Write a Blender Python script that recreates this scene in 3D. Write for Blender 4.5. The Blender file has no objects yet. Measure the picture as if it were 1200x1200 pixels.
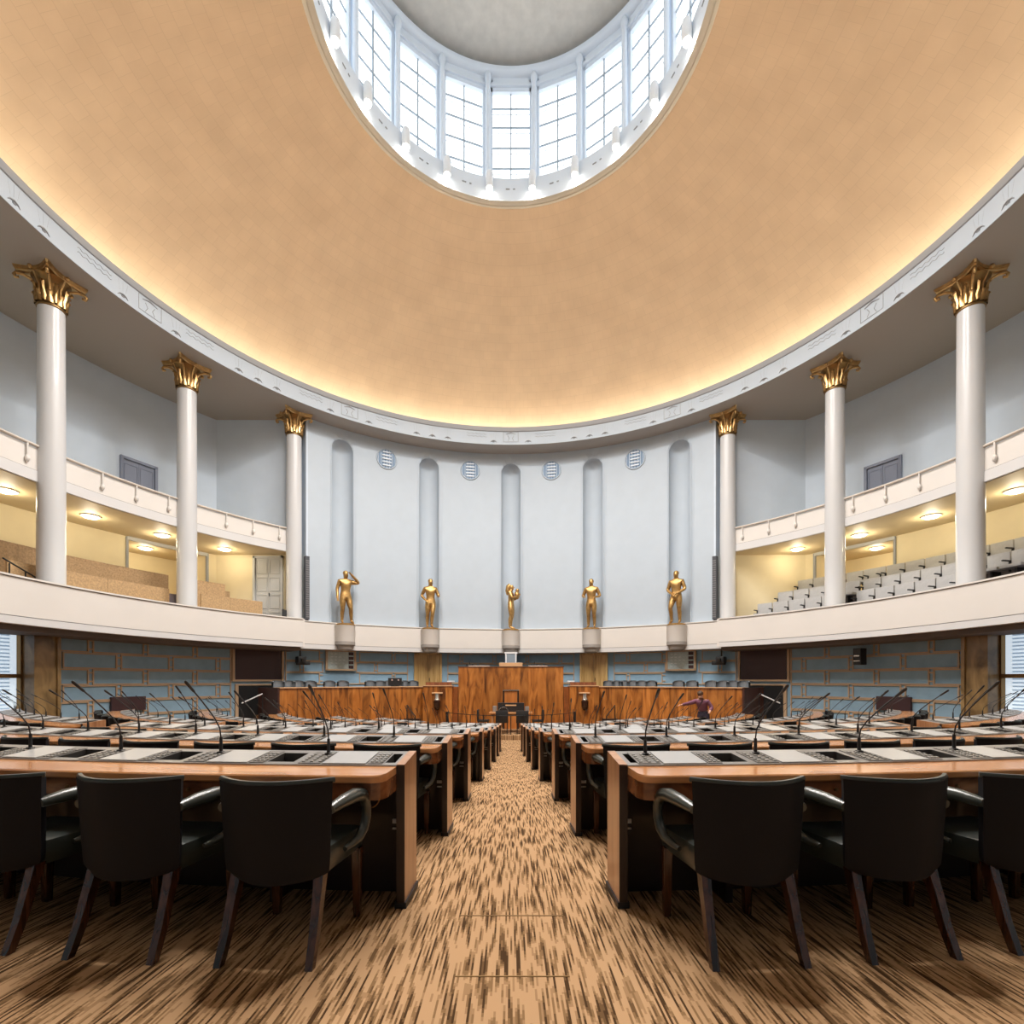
import bpy, bmesh, math, random
from mathutils import Vector, Matrix
random.seed(7)
S = bpy.context.scene
COL = S.collection
PI = math.pi
R = math.radians
sin, cos = math.sin, math.cos

E = 2.16          # eye level above the front floor
CY = 10.95        # hall centre
YD = 20.3         # centre of the desk arcs

def H(r, a, z):   # polar about the hall centre, angle from +y, degrees
    return Vector((r * sin(R(a)), CY + r * cos(R(a)), E + z))
def D(p, a, z):   # polar about the centre of the desk rows
    return Vector((p * sin(R(a)), YD - p * cos(R(a)), z))
DROP = [(0, 1.14), (2, 1.215), (2.96, 1.252), (3.7, 1.262), (4.1, 1.304), (4.4, 1.32), (6, 1.42), (8, 1.61), (10, 1.79), (11.9, 1.95), (13.5, 2.05), (14.9, 2.13), (17.3, 2.16), (40, 2.16)]
def fz(rho):
    y = YD - rho
    if y <= 0: return E - 1.14 - y * .035
    for (a, u), (b, v) in zip(DROP, DROP[1:]):
        if y <= b: return E - (u + (v - u) * (y - a) / (b - a))
    return 0.0

# ------------------------------------------------------------------ materials
def nodes(name):
    m = bpy.data.materials.new(name); m.use_nodes = True
    t = m.node_tree; b = t.nodes['Principled BSDF']
    return m, t, b
def lk(t, a, b): t.links.new(a, b)
def mat(name, col, rough=.5, metal=0., coat=0., spec=.5, vary=0., vscale=6., bump=0.):
    m, t, b = nodes(name)
    b.inputs['Roughness'].default_value = rough; b.inputs['Metallic'].default_value = metal
    b.inputs['Coat Weight'].default_value = coat; b.inputs['Specular IOR Level'].default_value = spec
    c = (*col, 1)
    b.inputs['Base Color'].default_value = c
    if vary or bump:
        tc = t.nodes.new('ShaderNodeTexCoord'); n = t.nodes.new('ShaderNodeTexNoise')
        n.inputs['Scale'].default_value = vscale; n.inputs['Detail'].default_value = 4
        lk(t, tc.outputs['Object'], n.inputs['Vector'])
        if vary:
            r = t.nodes.new('ShaderNodeValToRGB')
            r.color_ramp.elements[0].position = .3; r.color_ramp.elements[1].position = .7
            r.color_ramp.elements[0].color = (*[x * (1 - vary) for x in col], 1)
            r.color_ramp.elements[1].color = (*[min(1, x * (1 + vary)) for x in col], 1)
            lk(t, n.outputs['Fac'], r.inputs['Fac']); lk(t, r.outputs['Color'], b.inputs['Base Color'])
        if bump:
            bp = t.nodes.new('ShaderNodeBump'); bp.inputs['Strength'].default_value = bump; bp.inputs['Distance'].default_value = .01
            lk(t, n.outputs['Fac'], bp.inputs['Height']); lk(t, bp.outputs['Normal'], b.inputs['Normal'])
    return m
def emit(name, col, st):
    m, t, b = nodes(name)
    b.inputs['Base Color'].default_value = (*[min(.8, x) for x in col], 1)
    b.inputs['Emission Color'].default_value = (*col, 1); b.inputs['Emission Strength'].default_value = st
    return m
def ramp(t, stops, interp='LINEAR'):
    r = t.nodes.new('ShaderNodeValToRGB'); cr = r.color_ramp; cr.interpolation = interp
    while len(cr.elements) < len(stops): cr.elements.new(.5)
    for e, (p, c) in zip(cr.elements, stops): e.position = p; e.color = (*c, 1)
    return r
def math_node(t, op, a, b=None):
    n = t.nodes.new('ShaderNodeMath'); n.operation = op
    for i, v in enumerate((a, b)):
        if v is None: continue
        if isinstance(v, (int, float)): n.inputs[i].default_value = v
        else: lk(t, v, n.inputs[i])
    return n.outputs[0]
def wood(name, dark, mid, light, scale=(14, 14, .9), rough=.3, coat=.3, plank=0., uv=False, tint=.25):
    """veneer: stretched noise figure; with plank, each board of that width differs a little"""
    m, t, b = nodes(name)
    b.inputs['Roughness'].default_value = rough; b.inputs['Coat Weight'].default_value = coat; b.inputs['Coat Roughness'].default_value = .15
    tc = t.nodes.new('ShaderNodeTexCoord'); mp = t.nodes.new('ShaderNodeMapping')
    mp.inputs['Scale'].default_value = scale
    src = tc.outputs['UV' if uv else 'Object']
    lk(t, src, mp.inputs['Vector'])
    vec = mp.outputs['Vector']
    if plank:
        sp = t.nodes.new('ShaderNodeSeparateXYZ'); lk(t, src, sp.inputs[0])
        idx = math_node(t, 'FLOOR', math_node(t, 'DIVIDE', sp.outputs['X'], plank))
        wn = t.nodes.new('ShaderNodeTexWhiteNoise'); wn.noise_dimensions = '1D'; lk(t, idx, wn.inputs['W'])
        add = t.nodes.new('ShaderNodeVectorMath'); add.operation = 'ADD'
        sc = t.nodes.new('ShaderNodeVectorMath'); sc.operation = 'SCALE'; sc.inputs['Scale'].default_value = 9.
        lk(t, wn.outputs['Color'], sc.inputs[0]); lk(t, vec, add.inputs[0]); lk(t, sc.outputs[0], add.inputs[1])
        vec = add.outputs[0]
    n = t.nodes.new('ShaderNodeTexNoise'); n.inputs['Scale'].default_value = 1; n.inputs['Detail'].default_value = 6
    n.inputs['Distortion'].default_value = 1.4
    lk(t, vec, n.inputs['Vector'])
    r = ramp(t, [(.3, dark), (.47, mid), (.68, light)]); lk(t, n.outputs['Fac'], r.inputs['Fac'])
    out = r.outputs['Color']
    if plank:
        mx = t.nodes.new('ShaderNodeMix'); mx.data_type = 'RGBA'; mx.blend_type = 'MULTIPLY'; mx.inputs['Factor'].default_value = 1
        r2 = ramp(t, [(0, (1 - tint, 1 - tint, 1 - tint)), (1, (1, 1, 1))]); lk(t, wn.outputs['Value'], r2.inputs['Fac'])
        lk(t, out, mx.inputs[6]); lk(t, r2.outputs['Color'], mx.inputs[7]); out = mx.outputs[2]
    lk(t, out, b.inputs['Base Color'])
    return m
def carpet():
    m, t, b = nodes('carpet_streaked'); b.inputs['Roughness'].default_value = .95; b.inputs['Specular IOR Level'].default_value = .1
    tc = t.nodes.new('ShaderNodeTexCoord'); sp = t.nodes.new('ShaderNodeSeparateXYZ'); lk(t, tc.outputs['Object'], sp.inputs[0])
    ci = math_node(t, 'FLOOR', math_node(t, 'MULTIPLY', sp.outputs['X'], 115.))
    wn = t.nodes.new('ShaderNodeTexWhiteNoise'); wn.noise_dimensions = '1D'; lk(t, ci, wn.inputs['W'])
    y = math_node(t, 'ADD', math_node(t, 'MULTIPLY', sp.outputs['Y'], 4.4), math_node(t, 'MULTIPLY', wn.outputs['Value'], 700.))
    cb = t.nodes.new('ShaderNodeCombineXYZ'); lk(t, math_node(t, 'MULTIPLY', ci, .55), cb.inputs[0])
    lk(t, math_node(t, 'ADD', math_node(t, 'MULTIPLY', sp.outputs['Y'], 1.5), math_node(t, 'MULTIPLY', wn.outputs['Value'], .8)), cb.inputs[1])
    n = t.nodes.new('ShaderNodeTexNoise'); n.inputs['Scale'].default_value = 1.; n.inputs['Detail'].default_value = 2; n.inputs['Roughness'].default_value = .6
    lk(t, cb.outputs[0], n.inputs['Vector'])
    n1 = t.nodes.new('ShaderNodeTexNoise'); n1.noise_dimensions = '1D'; n1.inputs['Scale'].default_value = .75; n1.inputs['Detail'].default_value = .6
    lk(t, y, n1.inputs['W'])
    n2 = t.nodes.new('ShaderNodeTexNoise'); n2.noise_dimensions = '1D'; n2.inputs['Scale'].default_value = .62; n2.inputs['Detail'].default_value = .4
    lk(t, math_node(t, 'ADD', math_node(t, 'MULTIPLY', y, 1.0), math_node(t, 'MULTIPLY', wn.outputs['Value'], 311.)), n2.inputs['W'])
    f0 = math_node(t, 'MINIMUM', n1.outputs['Fac'], n2.outputs['Fac'])
    f = math_node(t, 'ADD', math_node(t, 'MULTIPLY', n.outputs['Fac'], .08), math_node(t, 'MULTIPLY', f0, .92))
    r = ramp(t, [(0, (.06, .031, .013)), (.285, (.13, .072, .032)), (.35, (.22, .128, .06)), (.405, (.31, .185, .093)), (.45, (.44, .272, .145))], 'CONSTANT')
    lk(t, f, r.inputs['Fac']); lk(t, r.outputs['Color'], b.inputs['Base Color'])
    return m
def tiled(name, c1, c2, mortar, w, h, rough, metal, msize=.008, uv=True, bias=0.):
    m, t, b = nodes(name); b.inputs['Roughness'].default_value = rough; b.inputs['Metallic'].default_value = metal
    tc = t.nodes.new('ShaderNodeTexCoord'); br = t.nodes.new('ShaderNodeTexBrick')
    br.inputs['Scale'].default_value = 1; br.inputs['Brick Width'].default_value = w; br.inputs['Row Height'].default_value = h
    br.inputs['Mortar Size'].default_value = msize; br.inputs['Mortar Smooth'].default_value = .3; br.inputs['Bias'].default_value = bias
    br.inputs['Color1'].default_value = (*c1, 1); br.inputs['Color2'].default_value = (*c2, 1); br.inputs['Mortar'].default_value = (*mortar, 1)
    n = t.nodes.new('ShaderNodeTexNoise'); n.inputs['Scale'].default_value = 1.1; n.inputs['Detail'].default_value = 5
    mx = t.nodes.new('ShaderNodeMix'); mx.data_type = 'RGBA'; mx.blend_type = 'MULTIPLY'; mx.inputs['Factor'].default_value = 1
    r = ramp(t, [(.3, (.9, .89, .88)), (.7, (1, 1, 1))])
    lk(t, tc.outputs['UV'], br.inputs['Vector']); lk(t, tc.outputs['Object'], n.inputs['Vector']); lk(t, n.outputs['Fac'], r.inputs['Fac'])
    lk(t, br.outputs['Color'], mx.inputs[6]); lk(t, r.outputs['Color'], mx.inputs[7]); lk(t, mx.outputs[2], b.inputs['Base Color'])
    return m

M = dict(
    carpet=carpet(),
    dome=tiled('gilded_dome_tiles', (.86, .64, .41), (.835, .62, .395), (.76, .555, .345), .46, .34, .5, 0.0, .006),
    disc=mat('grey_cloth_ceiling', (.60, .57, .51), .9, vary=.07, vscale=4),
    paleblue=mat('pale_blue_paint', (.445, .515, .585), .6, vary=.02, vscale=2),
    lantern=mat('lantern_white_paint', (.73, .80, .88), .5),
    soffit=mat('warm_grey_soffit_paint', (.37, .345, .315), .8),
    greyblue=mat('grey_blue_plaster', (.56, .64, .73), .8, vary=.03, vscale=1.5),
    cream=mat('cream_plaster', (.80, .70, .47), .8, vary=.03, vscale=2),
    cream_ceiling=mat('cream_ceiling_paint', (.66, .54, .33), .6),
    parapet=mat('ivory_paint', (.66, .635, .60), .6, vary=.02, vscale=1),
    parapet_band=mat('white_band_paint', (.60, .60, .60), .6),
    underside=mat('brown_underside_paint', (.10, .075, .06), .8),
    wallblue=mat('slate_blue_wall_paint', (.235, .37, .485), .7, vary=.08, vscale=3),
    tan=mat('tan_bead_moulding', (.46, .32, .20), .5),
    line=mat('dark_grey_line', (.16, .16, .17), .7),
    relief=mat('relief_grey', (.30, .32, .34), .7),
    column=mat('ivory_gloss_column_paint', (.565, .575, .585), .28, coat=.2),
    gold=mat('gilded_bronze', (.60, .39, .17), .36, metal=1, vary=.22, vscale=9, bump=.25),
    gilt=mat('gilded_statue_metal', (.50, .31, .12), .46, metal=1, vary=.18, vscale=14),
    bronze=mat('dark_bronze', (.22, .13, .05), .4, metal=.8),
    leather=mat('black_green_leather', (.034, .042, .038), .28, spec=.7, vary=.3, vscale=5, bump=.08),
    leather_back=mat('black_leather_back', (.011, .010, .012), .6, spec=.18),
    chairleg=wood('dark_rosewood_leg', (.018, .006, .003), (.05, .016, .007), (.11, .036, .014), (20, 20, 1.5), .25, .5),
    top=wood('polished_orange_veneer', (.42, .17, .06), (.56, .255, .10), (.68, .345, .15), (1.3, 4, 6), .2, .35),
    apron=wood('figured_rosewood_apron', (.05, .016, .006), (.15, .052, .018), (.25, .095, .035), (3.5, 3.5, 7), .22, .5),
    endwood=wood('end_panel_veneer', (.30, .135, .06), (.44, .22, .105), (.53, .29, .15), (10, 10, .8), .3, .3),
    darkwood=mat('dark_stained_wood', (.022, .010, .008), .4, coat=.2),
    shoe=mat('black_metal_shoe', (.03, .03, .035), .4, metal=.6),
    deck=mat('grey_brown_console_metal', (.26, .25, .24), .32, metal=.35),
    pad=mat('white_writing_screen', (.40, .40, .395), .3),
    key=mat('console_key_plate', (.17, .16, .145), .35, metal=.2),
    button=mat('grey_button', (.27, .26, .24), .4),
    tray=mat('dark_tray_lining', (.05, .046, .042), .6),
    black=mat('matt_black_plastic', (.012, .012, .013), .45),
    panel=wood('rostrum_veneer', (.13, .038, .008), (.40, .135, .024), (.58, .225, .05), (3.6, .8, 1), .3, .3, plank=.37, uv=True, tint=.34),
    panelcap=mat('pale_wood_edge', (.60, .36, .19), .4),
    oak=wood('golden_oak_door', (.36, .21, .07), (.52, .33, .12), (.62, .42, .18), (9, 9, .6), .35, .2),
    brass=wood('bronze_pilaster', (.10, .06, .022), (.20, .125, .05), (.32, .21, .09), (2, 2, 1.2), .35, .2),
    chip=mat('chipboard_bench_panel', (.49, .32, .16), .6, vary=.22, vscale=22),
    chipdark=mat('chipboard_bench_panel_dark', (.38, .245, .12), .6, vary=.25, vscale=22),
    seatgrey=mat('pale_grey_seat_fabric', (.42, .42, .42), .85, vary=.05, vscale=20),
    doorgrey=mat('blue_grey_door_paint', (.22, .25, .33), .5),
    doorlight=mat('pale_grey_door_paint', (.50, .51, .50), .5),
    chrome=mat('brushed_steel', (.62, .60, .57), .25, metal=1),
    steel=mat('dark_rail_metal', (.03, .03, .03), .4, metal=.5),
    silverleather=mat('grey_black_glossy_leather', (.20, .22, .24), .22, coat=.6),
    whiteframe=mat('white_chair_frame', (.75, .76, .78), .4),
    glasspanel=mat('frosted_glass_panel', (.42, .50, .50), .25, vary=.12, vscale=25),
    plum=mat('dark_plum_panel', (.045, .018, .02), .5),
    skin=mat('skin', (.62, .34, .24), .55), mauve=mat('mauve_knit', (.22, .09, .14), .9), trousers=mat('dark_trousers', (.04, .03, .05), .9),
    hair=mat('brown_hair', (.08, .04, .02), .6),
    cove=emit('warm_cove_light', (1, .92, .80), 12.5),
    pane=emit('frosted_daylight_pane', (.90, .955, 1), 1.35),
    street=emit('daylit_window_pane', (.66, .78, .9), .75),
    bulb=emit('glowing_bulb', (1, .93, .80), 14.),
    tube=mat('frosted_lamp_tube', (.80, .83, .86), .4),
    disclamp=emit('ceiling_lamp_diffuser', (1, .93, .78), 5.),
)

def translucent(name, col):
    m, t, b = nodes(name); tr = t.nodes.new('ShaderNodeBsdfTranslucent'); tr.inputs['Color'].default_value = (*col, 1)
    mx = t.nodes.new('ShaderNodeMixShader'); mx.inputs[0].default_value = .8
    b.inputs['Base Color'].default_value = (*col, 1)
    lk(t, b.outputs[0], mx.inputs[1]); lk(t, tr.outputs[0], mx.inputs[2]); lk(t, mx.outputs[0], t.nodes['Material Output'].inputs['Surface'])
    return m
M['slat'] = translucent('pale_louver', (.72, .78, .84))
# ------------------------------------------------------------------ mesh helpers
class B:
    def __init__(s):
        s.bm = bmesh.new(); s.uv = s.bm.loops.layers.uv.new('UVMap'); s.mi = 0
    def face(s, vs, uvs=None, mi=None):
        try: f = s.bm.faces.new(vs)
        except ValueError: return None
        f.material_index = s.mi if mi is None else mi
        if uvs:
            for l, u in zip(f.loops, uvs): l[s.uv].uv = u
        return f
    def box(s, sx, sy, sz, loc=(0, 0, 0), rz=0, bev=0, M4=None, taper=1.):
        r = bmesh.ops.create_cube(s.bm, size=1)
        vs = r['verts']
        for v in vs:
            k = taper if v.co.z < 0 else 1.
            v.co = Vector((v.co.x * sx * k, v.co.y * sy * k, v.co.z * sz))
        if bev:
            es = list({e for v in vs for e in v.link_edges})
            r = bmesh.ops.bevel(s.bm, geom=es, offset=bev, segments=2, profile=.6, affect='EDGES')
            vs = list({v for f in r['faces'] for v in f.verts} | {v for v in vs if v.is_valid})
        m = M4 if M4 is not None else Matrix.Translation(Vector(loc)) @ Matrix.Rotation(rz, 4, 'Z')
        bmesh.ops.transform(s.bm, matrix=m, verts=vs)
        for f in {f for v in vs for f in v.link_faces}: f.material_index = s.mi
        return vs
    def tube(s, pts, rad, seg=8, cap=True, flat=None):
        pts = [Vector(p) for p in pts]; n = len(pts)
        if not isinstance(rad, (list, tuple)): rad = [rad] * n
        rings = []; up = None
        for i, p in enumerate(pts):
            d = (pts[min(i + 1, n - 1)] - pts[max(i - 1, 0)]).normalized()
            if up is None:
                up = Vector((0, 0, 1)) if abs(d.z) < .9 else Vector((0, 1, 0))
            x = d.cross(up).normalized(); yv = x.cross(d).normalized(); up = yv
            k = flat or 1.
            rings.append([s.bm.verts.new(p + (x * cos(2 * PI * j / seg) * k + yv * sin(2 * PI * j / seg)) * rad[i]) for j in range(seg)])
        for a, b in zip(rings, rings[1:]):
            for j in range(seg): s.face([a[j], a[(j + 1) % seg], b[(j + 1) % seg], b[j]])
        if cap: s.face(rings[0][::-1]); s.face(rings[-1])
    def lathe(s, prof, seg=24, loc=(0, 0, 0), cap=True, a0=0, a1=360):
        loc = Vector(loc); full = abs(a1 - a0) >= 359.9
        n = seg if full else seg + 1
        cols = []
        for j in range(n):
            a = R(a0 + (a1 - a0) * j / seg)
            cols.append([s.bm.verts.new(loc + Vector((r * cos(a), r * sin(a), z))) for r, z in prof])
        for j in range(seg):
            a, b = cols[j], cols[(j + 1) % n]
            for i in range(len(prof) - 1): s.face([a[i], b[i], b[i + 1], a[i + 1]])
        if cap and full:
            s.face([c[0] for c in cols][::-1]); s.face([c[-1] for c in cols])
        elif cap:
            s.face([c for c in cols[0]]); s.face([c for c in cols[-1]][::-1])
            s.face([c[0] for c in cols][::-1]); s.face([c[-1] for c in cols])
    def sweep(s, prof, angles, P, closed=True, cap=True, vary=None, mis=None):
        """profile of (r,z) swept through angles with the polar map P; UV in metres"""
        n = len(prof); cols = []; acc = [0]
        for (a, b), (c, d) in zip(prof, prof[1:] + prof[:1]): acc.append(acc[-1] + math.hypot(c - a, d - b))
        rm = max(r for r, z in prof); us = []
        for k, a in enumerate(angles):
            pr = vary(k, a) if vary else prof
            cols.append([s.bm.verts.new(P(r, a, z)) for r, z in pr]); us.append(R(a) * rm)
        m = n if closed else n - 1
        for j in range(len(angles) - 1):
            for i in range(m):
                q = (i + 1) % n
                s.face([cols[j][i], cols[j + 1][i], cols[j + 1][q], cols[j][q]],
                       [(us[j], acc[i]), (us[j + 1], acc[i]), (us[j + 1], acc[i + 1]), (us[j], acc[i + 1])], None if mis is None else mis[i])
        if closed and cap:
            s.face(cols[0]); s.face(cols[-1][::-1])
    def done(s, name, mats, parent=None, smooth=None, recalc=True):
        if recalc: bmesh.ops.recalc_face_normals(s.bm, faces=s.bm.faces[:])
        me = bpy.data.meshes.new(name); s.bm.to_mesh(me); s.bm.free()
        for m in (mats if isinstance(mats, (list, tuple)) else [mats]): me.materials.append(M[m] if isinstance(m, str) else m)
        if smooth is not None:
            me.shade_smooth(); me.set_sharp_from_angle(angle=R(smooth))
        o = bpy.data.objects.new(name, me); COL.objects.link(o)
        if parent is not None: o.parent = parent
        return o
def frange(a, b, n): return [a + (b - a) * i / n for i in range(n + 1)]
def thing(name, label, cat, loc=(0, 0, 0), rz=0, group=None):
    o = bpy.data.objects.new(name, None); COL.objects.link(o); o.location = loc; o.rotation_euler = (0, 0, rz)
    o.empty_display_size = .1
    return tag(o, label, cat, group)
def tag(o, label, cat, group=None):
    o['label'] = label; o['category'] = cat
    if group: o['group'] = group
    return o
def structure(o): o['kind'] = 'structure'; return o
def grab(o):
    me = o.data; bpy.data.objects.remove(o); return me
def put(me, name, parent, loc=(0, 0, 0), rz=0):
    o = bpy.data.objects.new(name, me); COL.objects.link(o); o.parent = parent; o.location = loc; o.rotation_euler = (0, 0, rz); return o
def child_copy(src, root):
    for c in list(src.children):
        d = c.copy(); COL.objects.link(d); d.parent = root
        child_copy(c, d)
def dup(src, loc, rz, label=None, group=None):
    r = src.copy(); COL.objects.link(r); r.location = loc; r.rotation_euler = (0, 0, rz)
    if label: r['label'] = label
    if group: r['group'] = group
    child_copy(src, r)
    return r
def quad_box(b, pts8):
    v = [b.bm.verts.new(p) for p in pts8]
    for f in ((0, 1, 2, 3), (7, 6, 5, 4), (0, 4, 5, 1), (1, 5, 6, 2), (2, 6, 7, 3), (3, 7, 4, 0)): b.face([v[i] for i in f])
def polar_box(b, P, r0, r1, a0, a1, z0, z1, n=1):
    b.sweep([(r0, z0), (r1, z0), (r1, z1), (r0, z1)], frange(a0, a1, n), P)
NUM = ['first', 'second', 'third', 'fourth', 'fifth', 'sixth', 'seventh', 'eighth', 'ninth', 'tenth', 'eleventh', 'twelfth', 'thirteenth', 'fourteenth']
SIDE = {-1: 'left', 1: 'right'}

# ------------------------------------------------------------------ room shell
b = B()
xs = frange(-12.6, 12.6, 84); ys = frange(-1.7, 23.5, 84)
vv = [[b.bm.verts.new((x, y, fz(math.hypot(x, YD - y)) if y < YD else 0.)) for x in xs] for y in ys]
for j in range(84):
    for i in range(84): b.face([vv[j][i], vv[j][i + 1], vv[j + 1][i + 1], vv[j + 1][i]])
floor = structure(b.done('floor', 'carpet', smooth=60))
b = B()
for yy in (2.03, 2.60):
    z = fz(YD - yy) + .0015
    w = .235 if yy < 2.3 else .27
    b.box(2 * w, .006, .003, (0, yy, z))
b.done('floor_hatch_seam', 'bronze', floor)
# stepped platform in front of the rostrum
b = B(); b.box(5.4, 3.2, .17, (0, 17.85 + 1.6, .085), bev=.012)
structure(b.done('floor_platform', 'carpet'))

# lower wall with brick-like mouldings
WR = 12.3
def wall_arc(name, a0, a1, z0, z1, m, r=WR, th=.25, n=40, floor_z=-E - .05):
    b = B(); b.sweep([(r, z0), (r + th, z0), (r + th, z1), (r, z1)], frange(a0, a1, n), H)
    return structure(b.done(name, m, smooth=40))
wall_front = wall_arc('wall_front', -80.6, 80.6, -E - .05, 1.4, 'wallblue', n=120)
wall_back = wall_arc('wall_back', 99, 261, -E - .05, 1.4, 'wallblue', n=80)
def bead(b, a0, a1, z0, z1, n=None):
    """one rectangular double bead frame lying on the wall"""
    w, t = .036, .035
    n = n or max(2, int(abs(a1 - a0) / 1.2))
    da = math.degrees(w / WR)
    r0, r1 = WR - t, WR + .005
    polar_box(b, H, r0, r1, a0, a1, z1 - w, z1, n); polar_box(b, H, r0, r1, a0, a1, z0, z0 + w, n)
    polar_box(b, H, r0, r1, a0, a0 + da, z0 + w, z1 - w); polar_box(b, H, r0, r1, a1 - da, a1, z0 + w, z1 - w)
b = B()
top = 1.22; ch = .455; gap = math.degrees(.05 / WR)
blocked = [(-22.0, -14.0, -9, 9), (14.0, 22.0, -9, 9), (-55.3, -46.4, -1.4, 9), (46.4, 55.3, -1.4, 9), (-39, -33, .3, 9), (33, 39, .3, 9)]
for c in range(7):
    z1 = top - c * ch; z0 = z1 - ch + .008
    off = 3.6 if c % 2 == 0 else 0.
    for k in range(-12, 12):
        a0, a1 = off + 7.2 * k + gap, off + 7.2 * (k + 1) - gap
        pieces = [(max(a0, -80), min(a1, 80))]
        for p, q, u, v in blocked:
            if z1 < u or z0 > v: continue
            nxt = []
            for s0, s1 in pieces:
                if s1 <= p or s0 >= q: nxt.append((s0, s1)); continue
                if s0 < p: nxt.append((s0, p - .2))
                if s1 > q: nxt.append((q + .2, s1))
            pieces = nxt
        for s0, s1 in pieces:
            if s1 - s0 > 1.: bead(b, s0, s1, z0, z1)
        # little ladder ties between neighbours
        if abs(a1) < 79 and not any(p - .5 < a1 < q + .5 and z1 > u for p, q, u, v in blocked):
            for zz in (z0 + .08, z1 - .12): polar_box(b, H, WR - .03, WR, a1 - .1, a1 + 2 * gap + .1, zz, zz + .04)
b.done('bead_moulding', 'tan', wall_front)
# underside of the side galleries
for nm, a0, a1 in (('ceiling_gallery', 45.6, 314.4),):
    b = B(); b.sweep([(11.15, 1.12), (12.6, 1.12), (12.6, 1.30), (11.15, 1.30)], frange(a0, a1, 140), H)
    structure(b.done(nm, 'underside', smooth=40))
# side windows with bronze pilasters
for sd in (-1, 1):
    for k, (p, q) in enumerate(((80.4, 83.4), (92.5, 95.5))):
        b = B(); polar_box(b, H, WR - .35, WR + .2, sd * p, sd * q, -E + .0, 1.25, 4)
        polar_box(b, H, WR - .40, WR + .2, sd * (p + .1), sd * (p + .5), -E, 1.25)
        structure(b.done('trim_pilaster', 'brass'))
    for k, (p, q) in enumerate(((83.4, 92.5), (95.5, 99.2))):
        w = structure(bpy.data.objects.new('window_%d' % (1 + k + (2 if sd > 0 else 0)), None)); COL.objects.link(w)
        b = B(); polar_box(b, H, WR + .12, WR + .14, sd * p, sd * q, -.85, 1.2, 4); b.done('pane', 'street', w)
        b = B()
        for zz in (-.9, .1, 1.18): polar_box(b, H, WR - .02, WR + .1, sd * p, sd * q, zz - .05, zz + .05, 4)
        for aa in frange(p, q, 2): polar_box(b, H, WR - .02, WR + .1, sd * (aa - .2), sd * (aa + .2), -.9, 1.2)
        b.done('window_frame', 'bronze', w)
        b = B()
        for i in range(22): polar_box(b, H, WR + .10, WR + .115, sd * (p + .9), sd * (q - .4), -.8 + i * .09, -.8 + i * .09 + .035, 3)
        b.done('louver', 'slat', w)
        b = B(); polar_box(b, H, WR, WR + .2, sd * p, sd * q, -E, -.9, 4)
        for i in range(20):
            aa = p + (q - p) * (i + .5) / 20
            polar_box(b, H, WR - .03, WR, sd * (aa - .1), sd * (aa + .1), -E + .3, -1.0)
        b.done('radiator_grille', 'brass', w)

# gallery parapets
def ring_profile(name, prof, a0, a1, n, m):
    b = B(); b.sweep(prof, frange(a0, a1, n), H); return structure(b.done(name, m, smooth=35))
PR = 10.95
par = ring_profile('trim_parapet', [(PR, 1.43), (PR + .3, 1.43), (PR + .3, 2.27), (PR, 2.27)], 45.6, 314.4, 180, 'parapet')
b = B(); b.sweep([(PR - .035, 2.285), (PR + .34, 2.285), (PR + .34, 2.325), (PR - .035, 2.325)], frange(45.6, 314.4, 180), H); b.done('cap', 'parapet', par, 35)
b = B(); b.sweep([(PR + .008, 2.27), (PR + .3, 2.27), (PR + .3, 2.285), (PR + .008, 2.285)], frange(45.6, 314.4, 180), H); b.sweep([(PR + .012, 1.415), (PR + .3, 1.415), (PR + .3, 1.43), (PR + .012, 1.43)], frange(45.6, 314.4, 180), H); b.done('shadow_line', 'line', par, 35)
b = B(); b.sweep([(PR + .005, 1.25), (PR + .45, 1.25), (PR + .45, 1.415), (PR + .005, 1.415)], frange(45.6, 314.4, 180), H); b.done('band', 'parapet_band', par, 35)
CP = 11.65
cpar = ring_profile('trim_parapet_front', [(CP, 1.43), (CP + .3, 1.43), (CP + .3, 2.29), (CP, 2.29)], -45.55, 45.55, 90, 'parapet')
b = B(); b.sweep([(CP - .03, 2.30), (CP + .3, 2.30), (CP + .3, 2.335), (CP - .03, 2.335)], frange(-45.55, 45.55, 90), H); b.done('cap', 'parapet', cpar, 35)
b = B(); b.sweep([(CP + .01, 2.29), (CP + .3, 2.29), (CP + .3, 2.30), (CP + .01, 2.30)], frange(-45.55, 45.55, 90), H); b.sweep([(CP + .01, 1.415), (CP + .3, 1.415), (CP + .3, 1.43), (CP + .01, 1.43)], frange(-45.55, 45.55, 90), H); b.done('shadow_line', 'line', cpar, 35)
b = B(); b.sweep([(CP + .0, 1.24), (CP + .8, 1.24), (CP + .8, 1.415), (CP + .0, 1.415)], frange(-45.55, 45.55, 90), H); b.done('band', 'parapet_band', cpar, 35)
for sd in (-1, 1):   # return where the side parapet steps forward
    b = B(); polar_box(b, H, PR, 12.0, sd * 45.6, sd * 45.2, 1.25, 2.3); structure(b.done('trim_return', 'parapet'))
# gallery floor tiers
tiers = [(11.0, 12.25, 1.30, 1.62), (12.25, 13.02, 1.30, 2.10), (13.02, 13.82, 1.3, 2.58), (13.82, 14.85, 1.3, 3.08)]
b = B()
for i, (r0, r1, z0, z1) in enumerate(tiers):
    for a0, a1 in ((49.8, 310.2),) if i else ((45.7, 314.3),): b.sweep([(r0, z0), (r1, z0), (r1, z1), (r0, z1)], frange(a0, a1, 140), H)
for sd in (-1, 1): polar_box(b, H, 12.2, 14.85, sd * 43.5, sd * 49.9, 1.3, 1.62, 4)
structure(b.done('floor_gallery', mat('grey_purple_gallery_floor', (.16, .14, .16), .9)))

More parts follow.
